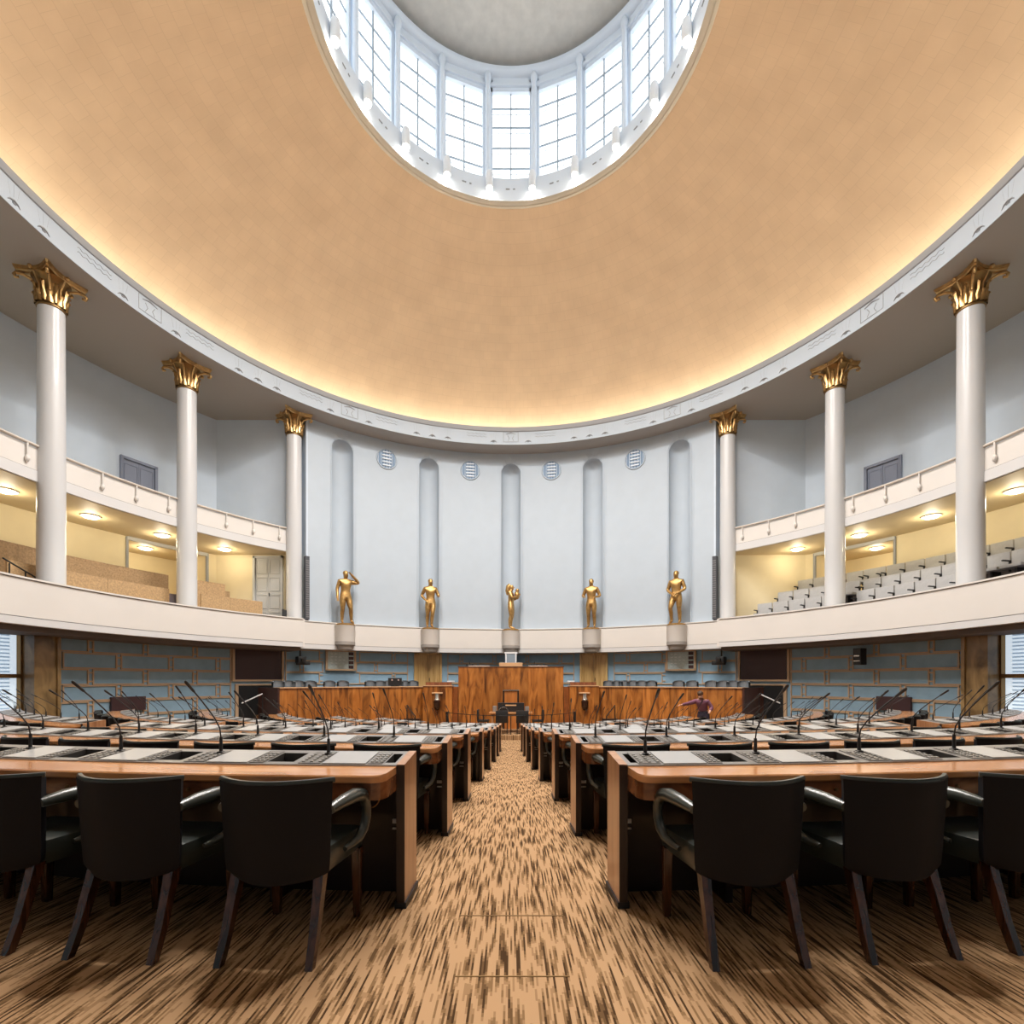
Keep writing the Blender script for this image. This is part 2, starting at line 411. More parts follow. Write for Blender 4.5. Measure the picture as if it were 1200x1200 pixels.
# front wall with five tall niches
FR = 11.92; NW = .44; NT = 9.56; NB = 2.25; ZT = 10.5
NA = math.degrees(NW / FR)
b = B(); edges = []
nich = [-36, -18, 0, 18, 36]
cuts = [-42.7] + [x for n in nich for x in (n - NA, n + NA)] + [42.7]
for i in range(0, len(cuts), 2):
    b.sweep([(FR, NB), (FR, ZT)], frange(cuts[i], cuts[i + 1], max(3, int((cuts[i + 1] - cuts[i]) / 1.))), H, closed=False)
K = 20
for c in nich:
    def Q(s, d, z): return H(FR + d, c + math.degrees(s / FR), z)
    # half cylinder
    for i in range(K):
        p0, p1 = PI * i / K, PI * (i + 1) / K
        q = [(-NW * cos(p), NW * sin(p)) for p in (p0, p1)]
        b.face([b.bm.verts.new(Q(q[0][0], q[0][1], NB)), b.bm.verts.new(Q(q[1][0], q[1][1], NB)), b.bm.verts.new(Q(q[1][0], q[1][1], NT)), b.bm.verts.new(Q(q[0][0], q[0][1], NT))])
        # quarter sphere cap
        for j in range(8):
            e0, e1 = PI / 2 * j / 8, PI / 2 * (j + 1) / 8
            # sweep the semicircle (in plan) up: s=-cos p * cos e, d=sin p * cos e, z=sin e
            f = [(p0, e0), (p1, e0), (p1, e1), (p0, e1)]
            b.face([b.bm.verts.new(Q(-NW * cos(p) * cos(e), NW * sin(p) * cos(e), NT + NW * sin(e))) for p, e in f])
    # spandrel above the arch
    def rim(ph):
        x, z = cos(ph), sin(ph)
        k = min(NW / abs(x) if abs(x) > 1e-6 else 9, (ZT - NT) / z if z > 1e-6 else 9)
        return x * k, NT + z * k
    angs = sorted(set(frange(0, PI, 40) + [math.atan2(ZT - NT, NW), PI - math.atan2(ZT - NT, NW)]))
    for p0, p1 in zip(angs, angs[1:]):
        a_, b_ = rim(p0), rim(p1)
        b.face([b.bm.verts.new(Q(NW * cos(p0), 0, NT + NW * sin(p0))), b.bm.verts.new(Q(a_[0], 0, a_[1])), b.bm.verts.new(Q(b_[0], 0, b_[1])), b.bm.verts.new(Q(NW * cos(p1), 0, NT + NW * sin(p1)))])
bmesh.ops.remove_doubles(b.bm, verts=b.bm.verts[:], dist=.002)
wall_statue = structure(b.done('wall_statues', 'paleblue', smooth=35))
b = B()                       # thin raised rim around each niche
for c in nich:
    def Q(s, d, z): return H(FR - .012 + d, c + math.degrees(s / FR), z)
    w = NW + .05
    path = [Q(-w, 0, NB + .1)] + [Q(-w, 0, z) for z in frange(4, NT, 3)] + [Q(-w * cos(p), 0, NT + w * sin(p)) for p in frange(PI / 24, PI * 23 / 24, 22)] + [Q(w, 0, z) for z in frange(NT, 4, 3)] + [Q(w, 0, NB + .1)]
    b.tube(path, .014, 5)
b.done('niche_rim', 'paleblue', wall_statue, 40)
for sd in (-1, 1):            # wall return beside the first column
    b = B(); polar_box(b, H, FR + .0, 14.9, sd * 42.7, sd * 43.05, 1.3, ZT); structure(b.done('wall_return', 'greyblue'))

# upper and lower gallery back walls, end walls, vestibules
GR = 14.8
def seg(name, a0, a1, z0, z1, m, r=GR, n=None): return wall_arc(name, a0, a1, z0, z1, m, r, .2, n or max(3, int(abs(a1 - a0) / 2)))
seg('wall_upper_gallery', 51.5, 308.5, 5.1, 10.5, 'greyblue')
seg('wall_lower_gallery', 64.8, 295.2, 1.3, 5.1, 'cream')
for sd in (-1, 1):
    seg('wall_lower_gallery_side', sd * 51.5, sd * 54.3, 1.3, 5.1, 'cream', n=3)
    seg('wall_vestibule', sd * 52, sd * 68, 1.3, 5.1, 'cream', r=17.2)
    for aa in (54.3, 64.8):
        b = B(); polar_box(b, H, GR, 17.3, sd * aa, sd * (aa + (.5 if aa > 60 else -.5)), 1.3, 5.1); structure(b.done('wall_vestibule_jamb', 'cream'))
        b = B(); polar_box(b, H, GR - .05, GR + .06, sd * (aa - .14), sd * (aa + .14), 2.0, 5.0); structure(b.done('trim_jamb', 'relief'))
    b = B(); polar_box(b, H, GR - .05, GR + .06, sd * 54.3, sd * 64.8, 4.9, 5.02, 6); structure(b.done('trim_lintel', 'doorlight'))
    b = B(); polar_box(b, H, GR, 17.3, sd * 54, sd * 65, 5.02, 5.1, 6); structure(b.done('ceiling_vestibule', 'cream_ceiling'))
    b = B(); polar_box(b, H, GR, 17.3, sd * 54, sd * 65, 1.3, 2.6, 6); structure(b.done('floor_vestibule', 'chipdark'))
    xw0, xw1, yw = 8.55, 11.95, 19.86
    b = B(); b.box(xw1 - xw0, .2, 3.8, (sd * (xw0 + xw1) / 2, yw + .1, E + 1.3 + 1.9)); structure(b.done('wall_end_lower', 'cream'))
    b = B(); b.box(xw1 - xw0, .2, 5.4, (sd * (xw0 + xw1) / 2, yw + .1, E + 5.1 + 2.7)); structure(b.done('wall_end_upper', 'greyblue'))
# upper balcony slab, fascia, rail
b = B(); b.sweep([(12.2, 5.02), (14.9, 5.02), (14.9, 5.25), (12.2, 5.25)], frange(44, 316, 140), H); structure(b.done('ceiling_lower_gallery', 'cream_ceiling', smooth=40))
bal = ring_profile('trim_balcony', [(12.14, 5.32), (12.26, 5.32), (12.26, 5.88), (12.14, 5.88)], 45, 315, 160, 'parapet')
b = B(); b.sweep([(12.12, 5.03), (12.3, 5.03), (12.3, 5.305), (12.12, 5.305)], frange(45, 315, 160), H); b.done('band', 'parapet_band', bal, 35)
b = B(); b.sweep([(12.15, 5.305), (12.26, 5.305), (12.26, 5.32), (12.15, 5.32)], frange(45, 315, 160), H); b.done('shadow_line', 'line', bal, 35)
b = B(); b.sweep([(12.12 + .055 * cos(p), 5.93 + .04 * sin(p)) for p in frange(0, 2 * PI * 9 / 10, 9)], frange(45, 315, 160), H); b.done('handrail', mat('taupe_rail_paint', (.56, .51, .45), .5), bal, 60)
b = B()
for bay in range(45, 315, 18):
    for o_ in (2.6, 7.2, 11.7):
        a = bay + o_ if bay < 180 else bay + 18 - o_
        b.tube([H(12.09, a, 5.93), H(12.09, a, 5.90), H(12.09, a, 5.55)], .024, 6)
        b.tube([H(12.09, a, 5.60), H(12.09, a, 5.56), H(12.09, a, 5.50), H(12.10, a, 5.45), H(12.11, a, 5.40)], [.024, .05, .055, .035, .006], 8)
b.done('rail_bracket', 'parapet', bal, 50)
# end doors and balcony doors
def panel_door(name, M4, w, h, m, leaf_rows, framem):
    d = structure(bpy.data.objects.new(name, None)); COL.objects.link(d); d.matrix_world = M4
    b = B(); b.box(.09, .14, h + .09, (-w / 2 - .045, 0, h / 2 + .045)); b.box(.09, .14, h + .09, (w / 2 + .045, 0, h / 2 + .045)); b.box(w + .18, .14, .09, (0, 0, h + .045)); b.done('frame', framem, d)
    for s in (-1, 1):
        b = B(); b.box(w / 2 - .01, .05, h, (s * w / 4, .02, h / 2)); lf = b.done('leaf', m, d)
        b = B()
        for i in range(leaf_rows):
            hh = h / leaf_rows
            zc = hh * (i + .5)
            for zz in (zc - hh * .38, zc + hh * .38): b.box(w / 2 * .78, .02, .02, (s * w / 4, -.012, zz))
            for xx in (-.39, .39): b.box(.02, .02, hh * .76, (s * w / 4 + xx * w / 2, -.012, zc))
        b.done('moulding', m, lf)
    b = B(); b.tube([(.06, -.05, h * .45), (.06, -.05, h * .45 + .14)], .016, 6); b.box(.02, .05, .02, (.06, -.025, h * .45 + .07)); b.done('handle', 'black', d)
    return d
panel_door('door_1', Matrix.Translation((-9.72, 19.86 - .03, E + 2.1)), 1.02, 2.78, 'doorlight', 4, 'doorlight')
for i, sd in enumerate((-1, 1)):
    a = sd * 63.4
    p = H(GR - .04, a, 5.25)
    panel_door('door_%d' % (2 + i), Matrix.Translation(p) @ Matrix.Rotation(-R(a), 4, 'Z'), 1.0, 2.42, 'doorgrey', 2, 'doorgrey')
for i, sd in enumerate((-1, 1)):   # oak doors behind the rostrum
    a = sd * 18
    p = H(WR - .05, a, -1.0)
    panel_door('door_%d' % (4 + i), Matrix.Translation(p) @ Matrix.Rotation(-R(a), 4, 'Z'), 1.08, 2.14, 'oak', 1, 'oak')

# cornice with cove trough, soffit
co = ring_profile('trim_cornice', [(11.0, 10.44), (11.0, 11.16), (11.03, 11.2), (11.09, 11.2), (11.09, 10.66), (13.5, 10.66), (13.5, 10.60), (11.06, 10.46), (11.02, 10.44)], 0, 360, 200, 'paleblue')
b = B(); b.sweep([(11.0, 11.0), (10.97, 11.02), (10.94, 11.15), (10.95, 11.2), (11.0, 11.205)], frange(0, 360, 200), H, closed=False); b.done('lip', mat('shaded_lip_grey', (.31, .325, .34), .6), co, 40)  # overhanging lip, its shading also put into the grey colour
b = B(); b.sweep([(11.015, 10.44), (14.95, 10.44), (14.95, 10.6), (11.015, 10.46)], frange(0, 360, 160), H); structure(b.done('ceiling_soffit', 'soffit', smooth=40))
b = B(); b.sweep([(12.30, 10.74), (12.48, 10.98), (12.49, 10.97), (12.31, 10.73)], frange(0, 360, 200), H); b.done('cove_light', 'cove', co, 60)
# relief motifs on the cornice face
b = B()
def face_pt(a, z, out=.012): return H(11.0 - out, a, z)
def wave(a0):
    for dz in (0, -.11):
        pts = [face_pt(a0 + 4.6 * t, 10.88 + dz + .022 * sin(t * 5 * 2 * PI), .004) for t in frange(0, 1, 40)]
        b.tube(pts, .007, 4)
def eye(a):
    pts = [face_pt(a + x, 10.555 + z, .006) for x, z in ((-.75, -.03), (-.45, .03), (0, .05), (.45, .03), (.75, -.03))]
    b.tube(pts, [.006, .020, .030, .020, .006], 6)
    b.tube([face_pt(a - .2, 10.55, .006), face_pt(a + .2, 10.55, .006)], .02, 5)
    for x in (-.7, 0, .7):
        b.tube([face_pt(a + x * .6, 10.68, -.002), face_pt(a + x, 10.95, -.002)], .0045, 4)
def square(a):
    w = 1.7
    pts = [face_pt(a + x, z, .004) for x, z in ((-w, 10.56), (-w, 11.0), (w, 11.0), (w, 10.56), (-w, 10.56))]
    for p, q in zip(pts, pts[1:]): b.tube([p, q], .009, 4)
    b.tube([face_pt(a + x, 10.93 + z, .006) for x, z in ((-1.1, -.03), (0, .03), (1.1, -.03))], [.01, .028, .01], 5)
    for x in (-.7, .7): b.tube([face_pt(a + x, 10.6, .002), face_pt(a + x * .5, 10.72, .002), face_pt(a + x, 10.84, .002)], .01, 4)
for k in range(10):
    a = 36 * k
    square(a)
    for s in (-1, 1):
        eye(a + s * 4.0); wave(a + (5.6 if s > 0 else -10.2))
    eye(a + 18); eye(a + 14.5); eye(a + 21.5)
b.done('relief', 'relief', co, 60)

# dome
dz, r1, r2, z1, z2 = 0, 13.4, 4.55, 10.62, 14.75
zc = (z1 + z2) / 2 - (r1 * r1 - r2 * r2) / (2 * (z2 - z1)) ; RS = math.hypot(r1, z1 - zc)
t1, t2 = math.asin(r1 / RS), math.asin(r2 / RS)
b = B(); b.sweep([(RS * sin(t), zc + RS * cos(t)) for t in frange(t1, t2, 30)], frange(0, 360, 160), H, closed=False)
structure(b.done('ceiling_dome', 'dome', smooth=80))

# lantern
dr = ring_profile('trim_lantern_drum', [(4.30, 14.76), (4.30, 15.45), (4.95, 15.52), (4.95, 14.9), (4.55, 14.77)], 0, 360, 120, 'lantern')
b = B(); b.sweep([(4.55, 14.75), (4.52, 14.725), (4.46, 14.72), (4.44, 14.745), (4.36, 14.73), (4.30, 14.76), (4.55, 14.8)], frange(0, 360, 120), H); b.done('moulding', mat('cream_ring_moulding', (.66, .60, .48), .5), dr, 40)
b = B()
for k in range(20):
    for o_, ln in ((-1.3, 1.6), (1.3, .8)):
        a = 18 * k + o_
        b.tube([H(4.295, a - ln / 2, 15.12), H(4.295, a + ln / 2, 15.12)], .02, 5)
b.done('relief', 'relief', dr)
lr = ring_profile('trim_lantern_cornice', [(4.95, 18.98), (4.64, 18.98), (4.56, 19.03), (4.52, 19.10), (4.52, 19.2), (4.95, 19.2)], 0, 360, 120, 'lantern')
b = B(); b.lathe([(.001, 19.62), (2.5, 19.54), (4.9, 19.36)], 96, (0, CY, E), cap=False); structure(b.done('ceiling_lantern', 'disc', smooth=80))
b = B(); b.lathe([(5.4, 14.6), (5.4, 19.8), (.001, 19.9)], 64, (0, CY, E), cap=False); structure(b.done('wall_lantern_shell', 'lantern', smooth=30))
for k in range(20):
    a0, a1 = 18 * k - 9, 18 * k + 9
    vis = True
    w = structure(bpy.data.objects.new('window_%d' % (10 + k), None)); COL.objects.link(w)
    m4 = Matrix.Translation(H(4.72, 18 * k, 0)) @ Matrix.Rotation(-R(18 * k), 4, 'Z')
    w.matrix_world = m4
    hw = 4.72 * math.tan(R(9)) - .11
    b = B(); b.box(2 * hw, .02, 3.0, (0, .05, 17.05)); b.done('pane', 'pane', w)
    b = B()
    for x in (-hw, hw): b.box(.11, .14, 3.45, (x, 0, 17.2))
    b.box(2 * hw, .12, .10, (0, 0, 15.58)); b.box(2 * hw, .14, .5, (0, 0, 18.8)); b.box(2 * hw + .1, .18, .10, (0, -.04, 18.72))
    b.done('window_frame', 'lantern', w)
    b = B(); b.box(.035, .05, 3.0, (0, .02, 17.05))
    for z in (16.2, 16.85, 17.5, 18.1): b.box(2 * hw, .04, .028, (0, .02, z))
    b.done('glazing_bars', mat('grey_glazing_bar', (.34, .40, .46), .5) if k == 0 else bpy.data.materials['grey_glazing_bar'], w)
    b = B()
    for z in (16.1, 16.75, 17.4, 18.0): b.box(2 * hw, .01, .016, (0, .036, z - .06))
    for x in (-.62, .28): b.box(.012, .01, 2.9, (x * hw, .036, 17.05))
    b.done('outer_sash_lines', mat('pale_sash_line', (.62, .67, .72), .6) if k == 0 else bpy.data.materials['pale_sash_line'], w)
    b = B(); b.lathe([(.095, 15.5), (.085, 15.6), (.078, 18.7), (.105, 18.78), (.115, 18.86), (.10, 18.93), (.06, 19.02)], 14, H(4.60, 18 * k + 9, -E) * 1.0)
    o = structure(b.done('trim_lantern_column', 'lantern', smooth=50)); o.location.z = E
# wall-hung lamps of the lantern: tube with glowing bulb
b = B(); b.lathe([(.105, 14.98), (.115, 15.0), (.115, 15.38), (.10, 15.45), (.06, 15.50), (.001, 15.52)], 16, (0, 0, 0), cap=False); tube_me = grab(b.done('lamp_tube', 'tube', smooth=60))
b = B(); bmesh.ops.create_uvsphere(b.bm, u_segments=14, v_segments=10, radius=.088, matrix=Matrix.Translation((0, 0, 14.95))); bulb_me = grab(b.done('bulb', 'bulb', smooth=80))
b = B(); b.box(.06, .12, .06, (0, .06, 15.3)); brk_me = grab(b.done('bracket', 'lantern'))
for k in range(20):
    a = 18 * k + 9
    a = a - 360 if a > 180 else a
    s = 'left' if a < 0 else 'right'
    i = int((abs(a) - 9) / 18)
    t = thing('lantern_lamp', 'frosted tube lamp with glowing bulb on lantern ring, %s %s of the centre window' % (NUM[i], s), 'lamp', H(4.17, a, 0), -R(a), 'tube lamps around the lantern ring')
    put(tube_me, 'lamp_tube', t); put(bulb_me, 'bulb', t); put(brk_me, 'bracket', t)
    ld = bpy.data.lights.new('lantern_spot', 'SPOT'); ld.energy = SPOT = 950.; ld.color = (1, .955, .91); ld.spot_size = R(164); ld.spot_blend = 1.0; ld.shadow_soft_size = .12
    lo = bpy.data.objects.new('lantern_spot', ld); COL.objects.link(lo); lo.location = H(4.05, a, 14.80)
# ------------------------------------------------------------------ gallery columns
def capital_parts():
    out = []
    b = B(); b.lathe([(.275, 9.56), (.30, 9.575), (.305, 9.61), (.285, 9.64)], 28); out.append(('necking_ring', b.done('necking_ring', 'bronze', smooth=50)))
    b = B(); b.lathe([(.262, 9.63), (.255, 9.9), (.265, 10.12), (.31, 10.25), (.40, 10.31)], 28); out.append(('bell', b.done('bell', mat('shaded_old_bronze', (.30, .18, .07), .45, metal=1), smooth=60)))
    # acanthus leaves: two tiers of curling strips
    b = B()
    def leaf(a, z0, h, w, out_):
        pts = []
        for t in frange(0, 1, 6):
            r = .27 + .03 + out_ * t ** 2.5
            z = z0 + h * (t if t < .85 else .85 - (t - .85) * .6)
            pts.append((r, z, w * (1 - .55 * t) * (1 + .25 * sin(t * 9))))
        rows = []
        for r, z, ww in pts:
            row = []
            for u in (-1, -.5, 0, .5, 1):
                aa = a + u * ww / r
                rr = r + .035 * (1 - abs(u)) ** .7
                row.append(b.bm.verts.new((rr * cos(aa), rr * sin(aa), z)))
            rows.append(row)
        for p, q in zip(rows, rows[1:]):
            for i in range(4): b.face([p[i], p[i + 1], q[i + 1], q[i]])
    for i in range(8): leaf(i * PI / 4, 9.63, .34, .085, .055)
    for i in range(8): leaf(i * PI / 4 + PI / 8, 9.66, .56, .06, .075)
    for f in list(b.bm.faces): pass
    out.append(('acanthus_leaves', b.done('acanthus_leaves', 'gold', smooth=60)))
    # abacus with concave sides
    b = B(); pts = []
    for k in range(4):
        a = PI / 4 + k * PI / 2
        c = Vector((cos(a), sin(a))) * .80; d = Vector((cos(a + PI / 2), sin(a + PI / 2))) * .80
        tn = Vector((-sin(a), cos(a)))
        for t in frange(.06, .94, 8):
            p = c.lerp(d, t); mid = (c + d).normalized()
            pts.append(p - mid * .17 * sin(PI * t))
    for z0, z1, k0, k1 in ((10.31, 10.35, .90, .95), (10.35, 10.37, .92, .92), (10.37, 10.44, .96, 1.0)):
        lo = [b.bm.verts.new((p.x * k0, p.y * k0, z0)) for p in pts]; hi = [b.bm.verts.new((p.x * k1, p.y * k1, z1)) for p in pts]
        n = len(pts)
        for i in range(n): b.face([lo[i], lo[(i + 1) % n], hi[(i + 1) % n], hi[i]])
        b.face(lo[::-1]); b.face(hi)
    out.append(('abacus', b.done('abacus', 'gold', smooth=40)))
    # corner volutes
    for k in range(4):
        a = PI / 4 + k * PI / 2
        b = B()
        P = lambda r, z: (r * cos(a), r * sin(a), z)
        path = [P(.285, 9.95), P(.30, 10.1), P(.37, 10.21), P(.52, 10.27), P(.66, 10.26), P(.70, 10.20), P(.67, 10.14), P(.62, 10.15), P(.62, 10.19)]
        b.tube(path, [.03, .035, .035, .035, .04, .04, .035, .03, .02], 7)
        out.append(('volute', b.done('volute', 'gold', smooth=60)))
    # rosettes in the middle of each side and stem ribbons
    b = B()
    for k in range(4):
        a = k * PI / 2
        bmesh.ops.create_icosphere(b.bm, subdivisions=2, radius=.055, matrix=Matrix.Translation((.50 * cos(a), .50 * sin(a), 10.33)))
        b.tube([(.28 * cos(a), .28 * sin(a), 9.7), (.29 * cos(a), .29 * sin(a), 10.05), (.42 * cos(a), .42 * sin(a), 10.28)], [.02, .025, .02], 6)
    out.append(('rosettes', b.done('rosettes', 'gold', smooth=60)))
    return out
cap_parts = capital_parts()
b = B(); b.lathe([(.32, 1.6), (.32, 1.9), (.295, 1.95), (.292, 4), (.285, 7), (.275, 9.57)], 36); shaft_me = b.done('shaft', 'column', smooth=50)

first = None
for a in [45, 63, 81, 99, 117, 135, 153, 171]:
    for sd in (-1, 1):
        lab = 'ivory column with gilded capital, %s from the niche wall, %s gallery' % (NUM[(a - 45) // 18], SIDE[sd])
        if first is None:
            t = first = thing('gallery_column', lab, 'column', H(12.07, sd * a, 0), -R(sd * a), 'gallery columns')
            shaft_me.parent = t
            capital = cap_parts[1][1]; capital.name = 'capital'; capital.parent = t
            for nm, o in cap_parts:
                if o is not capital: o.parent = capital
        else:
            if a > 100: continue
            dup(first, H(12.07, sd * a, 0), -R(sd * a), lab)

# gallery ceiling lamps
b = B(); b.lathe([(.25, 5.02), (.25, 4.99), (.21, 4.985)], 24, cap=False); rim = grab(b.done('rim', 'parapet', smooth=40))
b = B(); b.lathe([(.215, 4.995), (.17, 4.955), (.09, 4.935), (.001, 4.93)], 24, cap=False); dif = grab(b.done('diffuser', 'disclamp', smooth=70))
def lamp(a, r, lab):
    t = thing('ceiling_lamp', lab, 'lamp', H(r, a, 0), 0, 'round lamps under the upper gallery')
    put(rim, 'rim', t); put(dif, 'diffuser', t)
    ld = bpy.data.lights.new('gallery_lamp_glow', 'POINT'); ld.energy = 30; ld.color = (1, .86, .62); ld.shadow_soft_size = .15
    lo = bpy.data.objects.new('gallery_lamp_glow', ld); COL.objects.link(lo); lo.location = H(r, a, 4.80)
for sd in (-1, 1):
    for i, a in enumerate((54, 63, 72, 81)):
        lamp(sd * a, 13.5, 'round glowing ceiling lamp under %s upper gallery, %s from the end wall' % (SIDE[sd], NUM[i]))
    lamp(sd * 60.6, 15.9, 'round glowing ceiling lamp inside the %s vestibule behind the gallery' % SIDE[sd])

# ------------------------------------------------------------------ figures
def skin_mesh(name, joints, bones, root, sub=2):
    keys = list(joints); idx = {k: i for i, k in enumerate(keys)}
    me = bpy.data.meshes.new(name); me.from_pydata([joints[k][0] for k in keys], [(idx[a], idx[c]) for a, c in bones], [])
    o = bpy.data.objects.new(name, me); COL.objects.link(o)
    sk = o.modifiers.new('skin', 'SKIN'); sk.use_smooth_shade = True
    ss = o.modifiers.new('sub', 'SUBSURF'); ss.levels = ss.render_levels = sub
    for i, k in enumerate(keys):
        r = joints[k][1]; v = me.skin_vertices[0].data[i]
        v.radius = r if isinstance(r, tuple) else (r, r); v.use_root = (k == root)
    dg = bpy.context.evaluated_depsgraph_get(); dg.update()
    m2 = bpy.data.meshes.new_from_object(o.evaluated_get(dg)); bpy.data.objects.remove(o)
    m2.name = name
    for p in m2.polygons: p.use_smooth = True
    return m2
def figure(pose):
    J = dict(pelvis=((0, 0, .95), (.175, .135)), waist=((0, .0, 1.10), (.14, .112)), chest=((0, .015, 1.29), (.20, .14)), collar=((0, -.005, 1.43), (.13, .10)),
             neck=((0, 0, 1.50), .066), jaw=((0, .03, 1.575), (.078, .09)), head=((0, .02, 1.655), (.088, .108)), crown=((0, .01, 1.735), (.062, .075)))
    Bn = [('pelvis', 'waist'), ('waist', 'chest'), ('chest', 'collar'), ('collar', 'neck'), ('neck', 'jaw'), ('jaw', 'head'), ('head', 'crown')]
    for s, n in ((-1, 'l'), (1, 'r')):
        sh = (s * .19, -.01, 1.405)
        el, wr = pose['arm_' + n]
        J['sh' + n] = (sh, .085); J['el' + n] = (el, .056); J['wr' + n] = (wr, .040)
        d = (Vector(wr) - Vector(el)).normalized(); side = d.cross(Vector((0, 0, 1)))
        side = side.normalized() if side.length > .2 else Vector((0, 1, 0))
        palm = Vector(wr) + d * .075
        J['pa' + n] = (tuple(palm), (.03, .022))
        Bn += [('collar', 'sh' + n), ('sh' + n, 'el' + n), ('el' + n, 'wr' + n), ('wr' + n, 'pa' + n)]
        for f in range(4):
            q = palm + side * (f - 1.5) * .02 + d * .05; q2 = q + d * (.03, .042, .045, .036)[f] + Vector((0, 0, -.012))
            J['f%d%s' % (f, n)] = (tuple(q), .0095); J['g%d%s' % (f, n)] = (tuple(q2), .008)
            Bn += [('pa' + n, 'f%d%s' % (f, n)), ('f%d%s' % (f, n), 'g%d%s' % (f, n))]
        q = Vector(wr) + d * .05 + side * .045; J['th' + n] = (tuple(q), .011); J['ti' + n] = (tuple(q + d * .035 + side * .01), .009)
        Bn += [('wr' + n, 'th' + n), ('th' + n, 'ti' + n)]
        kn, an = pose['leg_' + n]
        to = (an[0] + s * .02, an[1] + .17, .028)
        J['hip' + n] = ((s * .095, 0, .86), .125); J['th_' + n] = (((s * .095 + kn[0]) / 2, kn[1] / 2 + .01, (.86 + kn[2]) / 2), .105); J['kn' + n] = (kn, .072); J['ca' + n] = (((kn[0] + an[0]) / 2, (kn[1] + an[1]) / 2 - .02, (kn[2] + an[2]) / 2 + .06), .070); J['an' + n] = (an, .045); J['to' + n] = (to, (.042, .026))
        Bn += [('pelvis', 'hip' + n), ('hip' + n, 'th_' + n), ('th_' + n, 'kn' + n), ('kn' + n, 'ca' + n), ('ca' + n, 'an' + n), ('an' + n, 'to' + n)]
    return J, Bn
def shift_upper(J, keys, dx, dy):
    for k in keys:
        p, r = J[k]; J[k] = ((p[0] + dx, p[1] + dy, p[2]), r)
STAND = dict(arm_l=((-.27, -.03, 1.14), (-.27, .04, .89)), arm_r=((.27, -.03, 1.14), (.27, .04, .89)), leg_l=((-.10, .02, .50), (-.11, -.03, .085)), leg_r=((.10, .02, .50), (.11, -.03, .085)))
def pose(**k): d = dict(STAND); d.update(k); return d
POSES = [   # local -x is the viewer's right once turned round to face the hall
    (-36, pose(arm_l=((-.42, .12, 1.37), (-.17, .16, 1.60)), leg_l=((-.15, .08, .50), (-.19, .02, .085))), 'right hand shading the brow', 0),
    (-18, pose(arm_l=((-.29, .04, 1.15), (-.25, .27, 1.12)), arm_r=((.31, -.08, 1.16), (.20, .10, 1.0)), leg_l=((-.06, .10, .52), (-.03, .06, .085))), 'elbow bent and knee crossed', 0),
    (0, pose(arm_l=((-.25, .10, 1.18), (-.10, .26, 1.30)), arm_r=((.25, .10, 1.18), (.08, .26, 1.28)), leg_l=((-.08, .03, .50), (-.09, -.02, .085))), 'long hair, arms folded around a bundle', 1),
    (18, pose(arm_l=((-.31, -.02, 1.15), (-.20, .20, 1.08)), arm_r=((.31, -.02, 1.15), (.22, .20, 1.10))), 'standing upright with both forearms raised', 0),
    (36, pose(arm_l=((-.29, .0, 1.14), (-.10, .20, .99)), arm_r=((.29, .0, 1.14), (.08, .20, .97)), leg_r=((.16, .13, .53), (.14, .03, .085))), 'hands joined low and one knee bent', 0),
]
for i, (a, ps, desc, hairy) in enumerate(POSES):
    J, Bn = figure(ps)
    me = skin_mesh('body', J, Bn, 'pelvis')
    me.materials.append(M['gilt'])
    p = H(11.52, a, 2.23)
    t = thing('statue', 'gilded statue, %s, on %s pedestal from the left' % (desc, NUM[i]), 'statue', p, PI - R(a), 'gilded statues in the niches')
    sc = 2.17 / 1.76 if not hairy else 2.05 / 1.76
    o = put(me, 'body', t, (0, 0, .07)); o.scale = (sc, sc, sc)
    if hairy: o.rotation_euler = (0, 0, R(80))
    b = B()
    if hairy:
        b.tube([(0, -.02, 1.74), (0, -.09, 1.66), (0, -.12, 1.5), (0, -.13, 1.34)], [.08, .105, .10, .04], 10)
    else:
        bmesh.ops.create_uvsphere(b.bm, u_segments=14, v_segments=8, radius=.097, matrix=Matrix.Translation((0, -.005, 1.69)) @ Matrix.Diagonal((.9, 1.05, .85, 1)))
    b.tube([(0, .11, 1.65), (0, .135, 1.615), (0, .115, 1.605)], [.010, .016, .01], 6)
    b.done('hair', 'gilt', o, 60)
    if hairy:
        b = B(); bmesh.ops.create_uvsphere(b.bm, u_segments=14, v_segments=10, radius=.13, matrix=Matrix.Translation((-.02, .24, 1.33)) @ Matrix.Diagonal((1.1, .8, 1.25, 1)))
        bmesh.ops.create_uvsphere(b.bm, u_segments=12, v_segments=8, radius=.075, matrix=Matrix.Translation((-.06, .25, 1.52)))
        b.done('bundle', 'gilt', o, 60)
    b = B(); b.lathe([(.34, 0), (.36, .02), (.36, .06), (.32, .08)], 24); b.done('base', 'gilt', t, 40)
    # pedestal drum
    pd = thing('statue_pedestal', 'ivory half-round pedestal under the gilded statue with %s' % desc.replace('right hand', 'hand'), 'pedestal', H(11.58, a, 0), PI - R(a), 'statue pedestals on the ivory band')
    b = B(); b.lathe([(.385, 1.56), (.40, 1.60), (.40, 2.20), (.42, 2.23)], 28); b.done('drum', 'parapet', pd, 40)
    b = B(); b.lathe([(.20, 1.20), (.30, 1.26), (.33, 1.38), (.40, 1.44), (.40, 1.56)], 28); b.done('corbel', mat('grey_stone_corbel', (.30, .28, .26), .7) if i == 0 else bpy.data.materials['grey_stone_corbel'], pd, 40)
